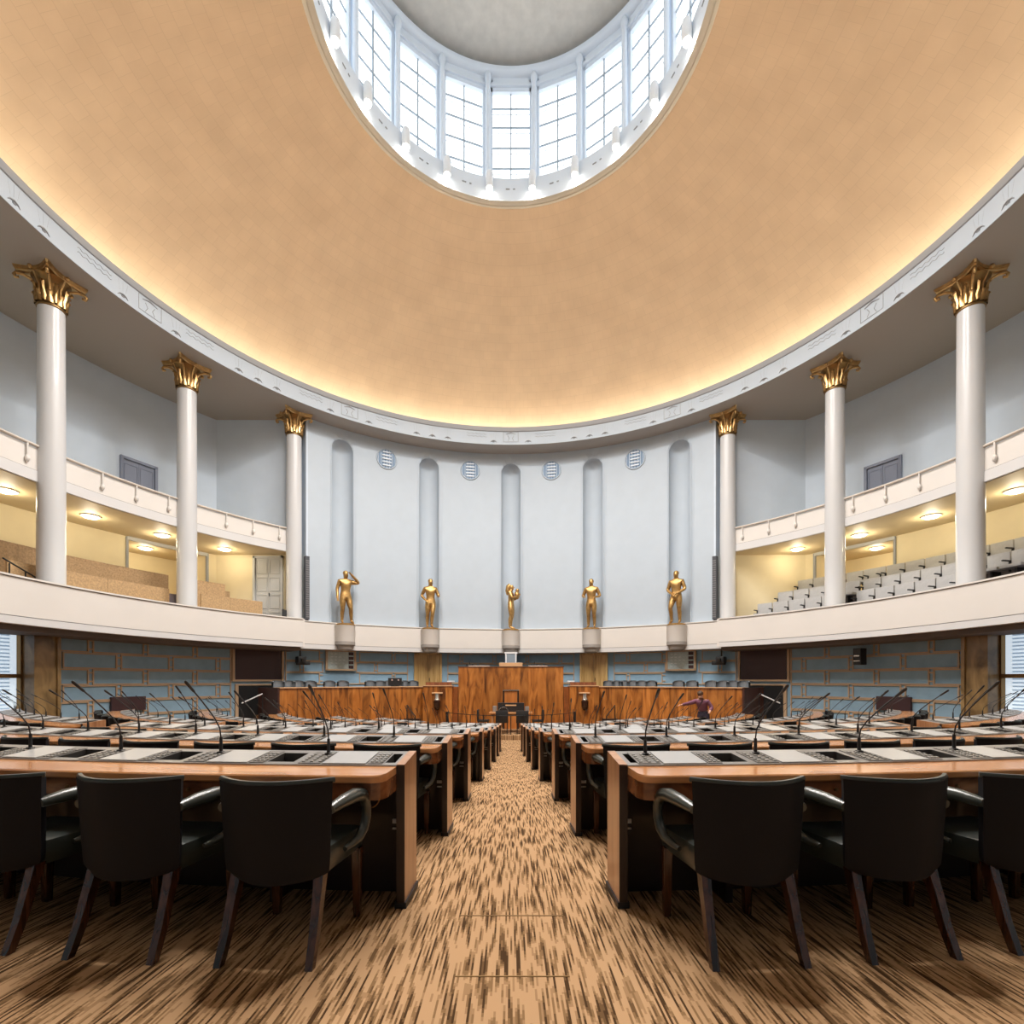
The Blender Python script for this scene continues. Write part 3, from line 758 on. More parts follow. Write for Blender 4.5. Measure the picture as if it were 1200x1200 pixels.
# person in mauve bending by the ministers' bench
J, Bn = figure(pose(arm_l=((-.30, .08, 1.16), (-.22, .28, 1.05)), arm_r=((.42, .16, 1.33), (.66, .24, 1.27)), leg_l=((-.10, .03, .50), (-.11, -.03, .085))))
per = thing('person', 'person in mauve knit and dark trousers reaching sideways before the panelled bench', 'person', (6.75, 17.35, .06), PI + R(-20))
def lean(me):
    for v in me.vertices:
        if v.co.z > .95:
            k = (v.co.z - .95); v.co.y += k * .42; v.co.x += k * .14; v.co.z -= k * .10
    return me
me = lean(skin_mesh('body', J, Bn, 'pelvis')); me.materials.append(M['skin']); body = put(me, 'body', per)
up = {k: (J[k][0], tuple(x + .016 for x in (J[k][1] if isinstance(J[k][1], tuple) else (J[k][1],) * 2))) for k in ('pelvis', 'waist', 'chest', 'collar', 'shl', 'ell', 'wrl', 'shr', 'elr', 'wrr')}
me = lean(skin_mesh('sweater', up, [e for e in Bn if e[0] in up and e[1] in up], 'pelvis')); me.materials.append(M['mauve']); put(me, 'sweater', per)
dn = {k: (J[k][0], tuple(x + .014 for x in (J[k][1] if isinstance(J[k][1], tuple) else (J[k][1],) * 2))) for k in ('waist', 'pelvis', 'hipl', 'th_l', 'knl', 'cal', 'anl', 'hipr', 'th_r', 'knr', 'car', 'anr')}
me = lean(skin_mesh('trousers', dn, [e for e in Bn if e[0] in dn and e[1] in dn], 'pelvis')); me.materials.append(M['trousers']); put(me, 'trousers', per)
b = B(); bmesh.ops.create_uvsphere(b.bm, u_segments=16, v_segments=10, radius=.108, matrix=Matrix.Translation((.11, .325, 1.635)) @ Matrix.Diagonal((.92, 1.0, .95, 1))); b.done('hair', 'hair', per, 70)
b = B()
for s in (-1, 1): b.box(.09, .25, .08, (s * .115, .05, .04), bev=.03)
b.done('shoes', 'black', per, 40)

# ------------------------------------------------------------------ round vents in the niche wall
b = B(); b.tube([(.43 * cos(p), 0, .43 * sin(p)) for p in frange(0, 2 * PI, 32)], .03, 6, cap=False); v_rim = grab(b.done('rim', 'paleblue', smooth=60))
b = B(); b.lathe([(.001, 0), (.41, 0)], 28, cap=False)
bmesh.ops.rotate(b.bm, cent=(0, 0, 0), matrix=Matrix.Rotation(PI / 2, 3, 'X'), verts=b.bm.verts[:]); v_back = grab(b.done('backing', mat('blue_vent_mesh', (.17, .26, .38), .6)))
b = B()
for i in range(5): b.box(.40 if 0 < i < 4 else .36, .03, .045, (0, -.025, -.28 + i * .14))
for i in range(-3, 4):
    hh = math.sqrt(max(.01, .40 ** 2 - (i * .12) ** 2)); b.box(.012, .012, 2 * hh, (i * .12, -.012, 0))
v_slat = grab(b.done('slats', 'lantern'))
for i, a in enumerate((-27, -9, 9, 27)):
    t = thing('wall_vent', 'round slatted vent high on the niche wall, %s from the left' % NUM[i], 'vent', H(FR - .02, a, 9.63), -R(a), 'round wall vents')
    put(v_rim, 'rim', t); put(v_back, 'backing', t); put(v_slat, 'slats', t)

# ------------------------------------------------------------------ gallery seating
def bench(a0, a1, r, z0, z1, m, lab, seam):
    b = B(); polar_box(b, H, r, r + .06, a0, a1, z0, z1, 8); t = tag(b.done('gallery_bench', m, smooth=30), lab, 'bench', 'chipboard benches of the gallery')
    b = B(); polar_box(b, H, r + .06, r + .5, a0 + .1, a1 - .1, z0 + .4, z0 + .46, 6); b.done('bench_seat', m, t)
    b = B()
    for s in seam: polar_box(b, H, r - .006, r, s, s + .05, z0, z1)
    b.done('panel_seam', 'chipdark', t)
for (a0, a1, r, z0, z1, m, lab, seam) in (
    (-59.5, -49.6, 12.6, 1.6, 3.03, 'chip', 'long chipboard front bench by the grey door in the left gallery', (-55,)),
    (-60.5, -54.2, 13.35, 2.1, 3.63, 'chip', 'raised chipboard bench behind the one by the grey door', (-57,)),
    (-54.1, -53.2, 13.5, 2.1, 3.40, 'chipdark', 'short dark chipboard bench end stepping down beside the raised bench', ()),
    (-78.6, -64.2, 12.6, 1.6, 3.03, 'chip', 'long chipboard front bench between the first two left gallery columns', (-72.5,)),
    (-95.0, -62.5, 13.35, 2.1, 3.63, 'chipdark', 'long raised chipboard bench below the vestibule opening', (-68, -74, -81.5)),
    (-83.8, -79.5, 12.6, 1.6, 3.0, 'chip', 'short chipboard front bench with a thin handrail before it', ()),
): bench(a0, a1, r, z0, z1, m, lab, seam)
b = B(); b.tube([H(12.3, -85.4, 2.95), H(12.3, -83.4, 2.77), H(12.3, -81.4, 2.58)], .02, 6)
for a, z in ((-84.6, 2.86), (-82.9, 2.72)): b.tube([H(12.33, a, z), H(12.33, a, 2.2)], .018, 6)
tag(b.done('handrail', 'steel', smooth=50), 'thin black handrail slanting down in front of the left chipboard bench', 'handrail')
b = B(); b.box(.4, .36, .03, (0, 0, .42), bev=.01); b.tube([(0, 0, 0), (0, 0, .42)], .03, 8); b.box(.4, .05, .03, (0, 0, .02)); b.box(.03, .34, .42, (.19, 0, .62), bev=.01)
o = tag(b.done('folding_stool', 'black'), 'small black stool beside the column next to the grey gallery door', 'stool'); o.location = H(11.95, -47.9, 1.62 + .25)

b = B(); b.box(.545, .07, .50, (0, .02, .61), bev=.02); g_back = grab(b.done('backrest', 'seatgrey', smooth=40))
b = B(); b.box(.50, .42, .09, (0, -.22, .40), bev=.02); g_seat = grab(b.done('seat', 'seatgrey', smooth=40))
b = B(); b.box(.05, .30, .035, (.275, -.13, .60), bev=.008); b.box(.035, .05, .30, (.275, -.02, .45)); g_arm = grab(b.done('armrest', 'black'))
b = B(); b.box(.05, .3, .4, (0, -.1, .2)); g_leg = grab(b.done('pedestal', 'black'))
rows = [(12.62, 2.10, (49.0, 64.4), 'front'), (13.42, 2.58, (50.9, 63.4), 'middle'), (14.22, 3.08, (52.6, 62.4), 'back')]
for r, z, sts, nm in rows:
    st = math.degrees(.57 / r)
    for bay, (s0, s1) in enumerate(((sts[0], 60.8 if nm == 'front' else 62.2), (sts[1], 79.0 if nm == 'front' else 80.6))):
        n = int((s1 - s0) / st) + 1
        for i in range(n):
            a = s0 + st * (i + .5)
            t = thing('auditorium_chair', 'pale grey tip-up chair, %s from the front wall, %s row, %s gallery bay' % (NUM[i], nm, ('first', 'second')[bay]), 'chair', H(r + .1, a, z), -R(a), 'grey chairs of the right gallery')
            put(g_back, 'backrest', t); put(g_seat, 'seat', t); put(g_arm, 'armrest', t); put(g_leg, 'pedestal', t)
            if i == 0: put(g_arm, 'armrest', t, (-.55, 0, 0))
for i, (r, z, a) in enumerate(((13.42, 2.58, 87.8), (13.42, 2.58, 90.3), (12.62, 2.1, 90.4))):
    t = thing('auditorium_chair', 'pale grey tip-up chair with black arms beyond the last right column, %s one' % NUM[i], 'chair', H(r + .1, a, z), -R(a), 'grey chairs of the right gallery')
    put(g_back, 'backrest', t); put(g_seat, 'seat', t); put(g_arm, 'armrest', t); put(g_leg, 'pedestal', t)

# line array loudspeakers beside the inner columns
for sd in (-1, 1):
    t = thing('loudspeaker', 'tall slim dark loudspeaker beside the %s column flanking the niche wall' % SIDE[sd], 'loudspeaker', H(11.80, sd * 43.15, 2.36), -R(sd * 43.15), 'tall slim loudspeakers')
    b = B(); b.box(.165, .2, 2.5, (0, 0, 1.28), bev=.02); b.done('cabinet', mat('charcoal_speaker', (.06, .065, .075), .5) if sd < 0 else bpy.data.materials['charcoal_speaker'], t)
    b = B()
    for i in range(26): b.box(.13, .012, .05, (0, -.103, .14 + i * .088))
    b.done('grille', 'line', t)
    b = B(); b.box(.1, .1, .05, (0, .0, .005)); b.done('foot', 'black', t)
for sd in (-1, 1):
    t = thing('wall_camera', 'black camera on a bracket under the ivory band beside the %s dark screen' % SIDE[sd], 'camera', H(11.95, sd * 44.0, .80), -R(sd * 44), 'black cameras under the band')
    b = B(); b.box(.32, .34, .26, (0, 0, 0), bev=.03); b.box(.5, .2, .16, (-sd * .1, .02, -.12), bev=.03); b.done('camera_body', 'black', t, 40)
    b = B(); b.tube([(0, -.17, 0), (0, -.26, -.02)], [.07, .06], 12); b.done('lens', 'steel', t)
    b = B(); b.tube([(0, .05, .1), (0, .05, .44)], .03, 8); b.done('bracket', 'steel', t)
t = thing('projector', 'black box projector hanging under the right gallery above the blue wall', 'projector', H(11.9, 67.2, .62), -R(67), None)
b = B(); b.box(.24, .3, .52, (0, 0, .12), bev=.02); b.done('housing', 'black', t)
b = B(); b.box(.16, .02, .04, (0, -.16, .14)); b.box(.2, .02, .03, (0, -.16, -.02)); b.done('front_slot', 'chrome', t)
# dark screens, dark doorways, brown plates, voting boards on the blue wall
for sd in (-1, 1):
    t = thing('wall_screen', 'large dark screen in a tan frame on the %s blue wall' % SIDE[sd], 'screen', (0, 0, 0), 0, 'large dark wall screens')
    b = B(); polar_box(b, H, WR - .05, WR - .01, sd * 47.0, sd * 54.8, .02, 1.22, 6); b.done('display', 'plum', t)
    b = B()
    for z in (-.05, 1.2): polar_box(b, H, WR - .08, WR, sd * 46.5, sd * 55.3, z, z + .07, 6)
    for a in (46.5, 55.0): polar_box(b, H, WR - .08, WR, sd * a, sd * (a + .4), -.05, 1.25)
    b.done('frame', 'tan', t)
    t = thing('wall_niche', 'dark doorway recess below the %s dark screen' % SIDE[sd], 'doorway', (0, 0, 0), 0, 'dark doorways below the screens')
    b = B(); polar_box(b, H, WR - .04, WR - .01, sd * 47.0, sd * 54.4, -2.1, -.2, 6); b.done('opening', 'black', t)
    b = B(); polar_box(b, H, WR - .07, WR, sd * 54.4, sd * 54.9, -2.1, -.16); polar_box(b, H, WR - .07, WR, sd * 46.6, sd * 54.9, -.2, -.14, 6); b.done('frame', 'tan', t)
    b = B(); polar_box(b, H, WR - .10, WR - .02, sd * 68.6, sd * 73.2, -.92, -.5, 4)
    tag(b.done('wall_plaque', 'plum', smooth=40), 'plain dark brown plate on the lower %s blue wall' % SIDE[sd], 'plate', 'dark brown wall plates')
    t = thing('voting_board', 'glass voting board with four dark squares beside the %s statue pedestal' % ('leftmost' if sd < 0 else 'rightmost'), 'voting board', H(WR - .09, sd * 35.9, .83), -R(sd * 35.9), 'glass voting boards')
    b = B(); b.box(1.12, .05, .76, (0, 0, 0)); b.done('glass_panel', 'glasspanel', t)
    b = B()
    for z in (-.40, .40): b.box(1.24, .09, .07, (0, -.01, z))
    for x in (-.59, .59): b.box(.08, .09, .87, (x, -.01, 0))
    b.done('frame', 'tan', t)
    for i in range(4):
        b = B(); b.box(.2, .03, .13, (.42, -.03, .28 - i * .185)); b.done('result_square', 'plum', t)
    b = B()
    for i in range(5):
        for j in range(2 + i % 3): b.box(.10, .01, .014, (-.38 + j * .17, -.028, .27 - i * .13))
    b.done('engraved_lines', 'whiteframe', t)

# ------------------------------------------------------------------ ministers' benches, lecterns, rostrum
MR, MT = 10.4, -.26
for sd in (-1, 1):
    t = thing('ministers_bench', 'long curved veneered bench front %s of the rostrum' % SIDE[sd], 'bench front', (0, 0, 0), 0, 'curved bench fronts beside the rostrum')
    b = B(); b.sweep([(MR, -E), (MR + .08, -E), (MR + .08, MT - .03), (MR, MT - .03)], frange(sd * 20.0, sd * 51.5, 60), H); b.done('front_panel', 'panel', t, 30)
    b = B()
    for i in range(1, 9): polar_box(b, H, MR - .004, MR + .01, sd * (20 + i * 3.5), sd * (20.06 + i * 3.5), -E, MT - .03)
    b.done('panel_joints', 'darkwood', t)
    b = B(); b.sweep([(MR - .05, MT - .03), (MR + .42, MT - .03), (MR + .42, MT), (MR - .05, MT)], frange(sd * 20.0, sd * 51.6, 40), H); b.done('ledge', 'panelcap', t, 30)
    b = B(); polar_box(b, H, MR, 11.85, sd * 51.5, sd * 51.9, -E, MT - .01); b.done('end_panel', mat('shaded_rosewood_end', (.055, .02, .014), .4, vary=.3, vscale=5) if sd < 0 else bpy.data.materials['shaded_rosewood_end'], t)  # end gets less light; that shade is painted into its wood colour
    b = B(); polar_box(b, H, MR + .08, WR, sd * 20.0, sd * 51.5, -E, -E + .85, 30); structure(b.done('floor_ministers', 'carpet'))
# ministers' chairs behind the ledge
b = B(); rows_ = []
for j in range(9):
    ph = j / 8
    for q_ in ((0,),): pass
    rows_.append([])
    for i in range(25):
        u = -1 + 2 * i / 24; an = PI * (.5 - u * .42)
        topz = 1.235 + .05 * math.sqrt(max(0, 1 - u * u))
        z = .5 + (topz - .5) * min(1, ph / .9); rr = .25 - (.03 if ph > .95 else 0)
        rows_[-1].append(b.bm.verts.new((rr * cos(an), rr * sin(an) - .05, z - (.0 if ph <= .95 else -.012))))
for p_, q_ in zip(rows_, rows_[1:]):
    for i in range(24): b.face([p_[i], p_[i + 1], q_[i + 1], q_[i]])
inner = [[b.bm.verts.new((v.co.x * .78, (v.co.y + .05) * .78 - .05, v.co.z)) for v in r_] for r_ in rows_]
for p_, q_ in zip(inner, inner[1:]):
    for i in range(24): b.face([p_[i + 1], p_[i], q_[i], q_[i + 1]])
for i in range(24): b.face([rows_[-1][i], rows_[-1][i + 1], inner[-1][i + 1], inner[-1][i]])
mb = grab(b.done('backrest', 'silverleather', smooth=60))
b = B(); b.box(.5, .5, .14, (0, -.05, .62), bev=.04); ms = grab(b.done('seat', 'silverleather', smooth=40))
b = B(); b.lathe([(.24, 0), (.22, .04), (.04, .08), (.04, .56)], 12); mg = grab(b.done('pedestal', 'black', smooth=40))
xs_left = [326, 339, 350, 364, 386, 402, 434, 445.5, 456, 466, 474, 484]
for sd in (-1, 1):
    for i, px in enumerate(reversed(xs_left)):
        tn = (598.5 - px) / 580.
        r = 11.12
        q = 1 + tn * tn; zz = (2 * CY + math.sqrt(4 * CY * CY - 4 * q * (CY * CY - r * r))) / (2 * q)
        p = Vector((sd * tn * zz, zz, 0)); a = math.degrees(math.atan2(p.x, p.y - CY))
        t = thing('ministers_chair', 'glossy grey rounded chair behind %s bench front, %s from the rostrum' % (SIDE[sd], NUM[i]), 'chair', (p.x, p.y, .85), -R(a), 'glossy chairs behind the bench fronts')
        for me, nm in ((mb, 'backrest'), (ms, 'seat'), (mg, 'pedestal')): put(me, nm, t)
p = H(MR + .2, -26.8, MT)
t = thing('desk_monitor', 'small black monitor with two spots standing on the left bench ledge', 'monitor', p, R(27))
b = B(); b.box(.56, .06, .32, (0, 0, .19), bev=.01); b.done('casing', 'black', t)
b = B(); b.box(.3, .16, .03, (0, .02, .015)); b.done('base', 'black', t)
b = B()
for x in (-.13, .13): bmesh.ops.create_uvsphere(b.bm, u_segments=10, v_segments=6, radius=.035, matrix=Matrix.Translation((x, -.03, .26)))
b.done('spots', mat('dim_pink_spot', (.5, .35, .33), .5), t)
# lecterns
for sd in (-1, 1):
    x0, x1 = 2.42, 3.62; y = 20.35
    t = thing('lectern', 'square veneered speaker lectern with a wall light, %s of the rostrum' % SIDE[sd], 'lectern', (sd * (x0 + x1) / 2, y, 0), 0, 'speaker lecterns')
    b = B(); w = x1 - x0
    def plate(b, xa, xb, yy, za, zb):
        v = [b.bm.verts.new(p) for p in ((xa, yy, za), (xb, yy, za), (xb, yy, zb), (xa, yy, zb))]
        b.face(v, [(xa + sd * 7, za), (xb + sd * 7, za), (xb + sd * 7, zb), (xa + sd * 7, zb)])
    plate(b, -w / 2, w / 2, 0, 0, E - .25); plate(b, -w / 2, w / 2, .6, 0, E - .25)
    for xx in (-w / 2, w / 2):
        v = [b.bm.verts.new(p) for p in ((xx, 0, 0), (xx, .6, 0), (xx, .6, E - .25), (xx, 0, E - .25))]; b.face(v, [(0, 0), (.6, 0), (.6, 1.9), (0, 1.9)])
    b.done('body', 'panel', t)
    b = B(); b.box(w + .04, .66, .03, (0, .3, E - .235)); b.done('top_edge', 'panelcap', t)
    b = B(); b.box(w * .9, .25, .13, (0, .45, E - .15)); b.done('reading_ledge', wood('lectern_ledge', (.10, .03, .012), (.20, .07, .03), (.28, .11, .05)) if sd < 0 else bpy.data.materials['lectern_ledge'], t)
    wl = thing('lectern_lamp', 'steel lamp with a solid shadow shape on the front of the %s lectern' % SIDE[sd], 'lamp', (sd * (x0 + x1) / 2, y, 0), 0, 'lectern wall lights')
    b = B(); b.box(.44, .07, .06, (0, -.035, 1.63), bev=.01); b.box(.1, .1, .2, (0, -.05, 1.55)); b.done('bracket', 'panelcap', wl)
    b = B(); b.lathe([(.10, 1.32), (.13, 1.36), (.10, 1.42), (.10, 1.62)], 18, (0, -.14, 0)); b.done('cup', 'chrome', wl, 40)
    b = B(); b.lathe([(.03, .92), (.09, .96), (.14, 1.1), (.15, 1.30), (.10, 1.34)], 18, (0, -.14, 0)); b.done('shade', mat('cup_shadow_dark', (.03, .012, .008), .15) if sd < 0 else bpy.data.materials['cup_shadow_dark'], wl, 50)  # solid dark body standing in for the shadow under the cup
# rostrum
t = thing('rostrum', 'high veneered rostrum front in the middle below the niche wall', 'rostrum', (0, 20.75, 0))
W2, RZ = 2.2, E + .545
b = B()
v = [b.bm.verts.new(p) for p in ((-W2, 0, 0), (W2, 0, 0), (W2, 0, RZ), (-W2, 0, RZ))]; b.face(v, [(-W2, 0), (W2, 0), (W2, RZ), (-W2, RZ)])
for s in (-1, 1):
    v = [b.bm.verts.new(p) for p in ((s * W2, 0, 0), (s * W2, .9, 0), (s * W2, .9, RZ), (s * W2, 0, RZ))]; b.face(v, [(s * 3, 0), (s * 3 + .9, 0), (s * 3 + .9, RZ), (s * 3, RZ)])
b.done('front_panel', 'panel', t)
b = B(); b.box(2 * W2 + .06, .95, .03, (0, .45, RZ + .015)); b.done('top_edge', mat('dark_top_edge', (.12, .05, .02), .4), t)
b = B(); b.box(.98, .5, .16, (0, .35, RZ + .11), bev=.01); b.done('presiding_desk', 'panelcap', t)
paper = mat('pale_paper', (.62, .52, .44), .8)
for x_, w_ in ((-1.35, .9), (1.15, .8)):
    b = B(); b.box(w_, .4, .04, (x_, .4, RZ + .05)); b.done('paper_ledge', paper, t)
wing_wood = mat('rostrum_wing_wood', (.22, .065, .015), .35, vary=.3, vscale=4)
for s in (-1, 1):
    b = B(); b.box(.30, .7, E - .28, (s * (W2 + .16), .2, (E - .28) / 2)); b.done('side_wing', wing_wood, t)
b = B(); b.box(2.3, 1.5, RZ - .75, (0, 1.25, (RZ - .75) / 2)); b.done('podium', 'darkwood', t)
for x, lab in ((-1.75, 'black desk microphone box at the left end of the rostrum top'), (1.0, 'black desk microphone box right of the presiding desk on the rostrum')):
    b = B(); b.box(.3, .12, .07, (0, 0, .035), bev=.01); b.tube([(0, 0, .05), (0, -.05, .14), (0, -.1, .17)], .012, 6)
    o = tag(b.done('desk_microphone', 'black'), lab, 'microphone', 'microphones on the rostrum'); o.location = (x, 20.75 + .35, RZ + (.07))
t = thing('presiding_chair', 'white framed high chair behind the presiding desk on the rostrum', 'chair', (0, 22.1, RZ - .75))
b = B(); b.box(.06, .06, 1.42, (-.22, 0, .71)); b.box(.06, .06, 1.42, (.22, 0, .71)); b.box(.58, .07, .07, (0, 0, 1.42)); b.done('frame', 'whiteframe', t)
b = B(); b.box(.38, .04, .8, (0, .01, .98)); b.done('backrest', mat('grey_blue_chair_cloth', (.22, .27, .32), .6), t)
b = B(); b.box(.5, .5, .1, (0, -.25, .45), bev=.02); b.done('seat', 'silverleather', t)
for x in (-.2, .2):
    b = B(); b.box(.05, .05, .42, (x, -.45, .21)); b.done('leg', 'whiteframe', t)
# small table lamps by the oak doors
for sd in (-1, 1):
    t = thing('desk_lamp', 'small white lamp beside the rostrum wing, %s side' % SIDE[sd], 'lamp', (sd * 2.62, 21.6, E - .28), 0, 'small white lamps by the rostrum')
    b = B(); b.tube([(0, 0, 0), (0, 0, .2)], .015, 6); b.done('stem', 'chrome', t)
    b = B(); b.box(.32, .12, .06, (0, 0, .22), bev=.02); b.done('shade', 'whiteframe', t)
    b = B(); b.box(.12, .12, .02, (0, 0, .01)); b.done('base', 'chrome', t)
    b = B(); b.box(.35, .35, E - .28, (sd * 2.62, 21.6, (E - .28) / 2)); structure(b.done('trim_plinth', 'darkwood'))
# stand with steel top before the rostrum
t = thing('reading_stand', 'narrow wooden reading stand with a steel top bar behind the recorders table', 'reading stand', (0, 20.2, 0))
b = B(); b.box(.50, .3, 1.55, (0, .1, .17 + .775)); b.done('body', wood('stand_veneer', (.28, .09, .02), (.44, .15, .035), (.55, .2, .05), (8, 8, .8)), t)
for s in (-1, 1):
    b = B(); b.box(.07, .34, 1.55, (s * .30, .1, .17 + .775)); b.done('side_post', 'darkwood', t)
b = B(); b.box(.66, .3, .04, (0, .06, 1.745)); b.done('top_bar', 'chrome', t)
# recorders table with equipment and chairs
PZ = .17
t = thing('recorders_table', 'small wooden table on the carpet step in front of the rostrum', 'table', (0, 18.95, PZ))
b = B(); b.box(1.65, .8, .05, (0, 0, .75), bev=.01); b.done('tabletop', 'top', t)
b = B(); b.box(1.5, .66, .08, (0, 0, .685)); b.done('apron', 'endwood', t)
for sx in (-1, 1):
    for sy in (-1, 1):
        b = B(); b.box(.07, .07, .65, (sx * .7, sy * .3, .325)); b.done('leg', 'endwood', t)
t = thing('recording_console', 'wide black recording console standing on the small table', 'console', (0, 19.1, PZ + .775))
b = B(); b.box(1.02, .25, .34, (0, 0, .17), bev=.01); b.done('casing', 'black', t)
b = B(); b.box(.42, .02, .05, (0, -.13, .25)); b.done('badge_strip', 'panelcap', t)
b = B(); b.tube([(.18 * cos(p) - .28, -.2, .02 + .16 * sin(p)) for p in frange(0, PI, 10)], .012, 6); b.done('headset_arc', 'chrome', t)
for i, (x, h) in enumerate(((-.62, .22), (.62, .20))):
    b = B(); b.box(.16, .14, h, (0, 0, h / 2), bev=.02)
    o = tag(b.done('desk_speaker', mat('grey_speaker', (.2, .19, .18), .5) if i == 0 else bpy.data.materials['grey_speaker']), 'small grey desk speaker %s of the black recording console' % ('left', 'right')[i], 'speaker', 'small desk speakers'); o.location = (x, 19.1, PZ + .775)
b = B(); b.box(.46, .07, .42, (0, -.2, .66), bev=.03); cb_ = grab(b.done('backrest', 'black', smooth=40))
b = B(); b.box(.46, .44, .07, (0, 0, .45), bev=.02); cs_ = grab(b.done('seat', 'black', smooth=40))
b = B(); b.box(.035, .035, .42, (0, 0, .21)); cl_ = grab(b.done('leg', 'darkwood'))
for (x, y, rz, lab) in ((-.33, 18.35, 0, 'black chair with its back to the aisle, left of the pair at the small table'), (.42, 18.35, 0, 'black chair with its back to the aisle, right of the pair at the small table'),
                        (-1.05, 18.85, -PI / 2, 'black chair at the left end of the small table'), (1.02, 18.85, PI / 2, 'black chair at the right end of the small table')):
    t = thing('recorder_chair', lab, 'chair', (x, y, PZ), rz, 'black chairs at the small table')
    put(cb_, 'backrest', t); put(cs_, 'seat', t)
    for sx in (-.19, .19):
        for sy in (-.18, .18): put(cl_, 'leg', t, (sx, sy, 0))
# barrier rail
t = thing('barrier_rail', 'thin black curved barrier rail with posts in front of the rostrum', 'railing', (0, 0, 0))
def rp(u): return Vector((u * 2.55, 18.05 + 1.75 * abs(u) ** 2.2, 0))
b = B(); b.tube([rp(u) + Vector((0, 0, .86)) for u in frange(-1, 1, 30)], .013, 6); b.done('rail', 'steel', t, 60)
for u in frange(-1, 1, 10):
    end = abs(u) > .99
    b = B(); p = rp(u); b.tube([p + Vector((0, 0, 0)), p + Vector((0, 0, .9 if end else .86))], .055 if end else .018, 8); b.tube([p, p + Vector((0, 0, .02))], .09 if end else .06, 10); b.done('post', 'steel', t, 40)
# little dark steps with steel handrail at each end of the bench fronts
for sd in (-1, 1):
    t = thing('bench_steps', 'dark steps with a pale handrail beside the %s lectern' % SIDE[sd], 'steps', (sd * 4.0, 19.75, 0), 0, 'dark steps by the lecterns')
    for i in range(3):
        b = B(); b.box(.62, .3, .2 * (i + 1), (0, .15 + i * .22 - .3, .1 * (i + 1))); b.done('tread', 'darkwood', t)
    b = B(); b.tube([(-sd * .25, -.35, .75), (sd * .1, -.05, 1.1), (sd * .2, .25, 1.15)], .02, 6); b.tube([(-sd * .25, -.35, 0), (-sd * .25, -.35, .75)], .02, 6); b.tube([(sd * .2, .25, .3), (sd * .2, .25, 1.15)], .02, 6); b.done('handrail', 'steel', t)
for sd in (-1, 1):
    t = thing('pale_handrail', 'short pale slanted handrail outside the dark end of the %s bench' % SIDE[sd], 'handrail', H(11.0, sd * 55.0, 0), 0, 'pale slanted handrails')
    b = B(); b.tube([(-.32 * -sd, -.1, -.80), (.3 * -sd, .1, -.48)], .022, 8); b.done('rail', 'whiteframe', t)
    for x, z in ((-.32, -.8), (.3, -.48)):
        b = B(); b.tube([(x * -sd, .1 * (1 if x > 0 else -1), -E), (x * -sd, .1 * (1 if x > 0 else -1), z)], .016, 6); b.done('post', 'steel', t)

# ------------------------------------------------------------------ desks, chairs, microphones
RHO = [17.88, 16.44, 14.84, 12.84, 10.84, 8.94, 7.34, 5.94]
AISLE = [.592, .545, .512, .462, .42, .375, .345, .315]
PITCH = .635
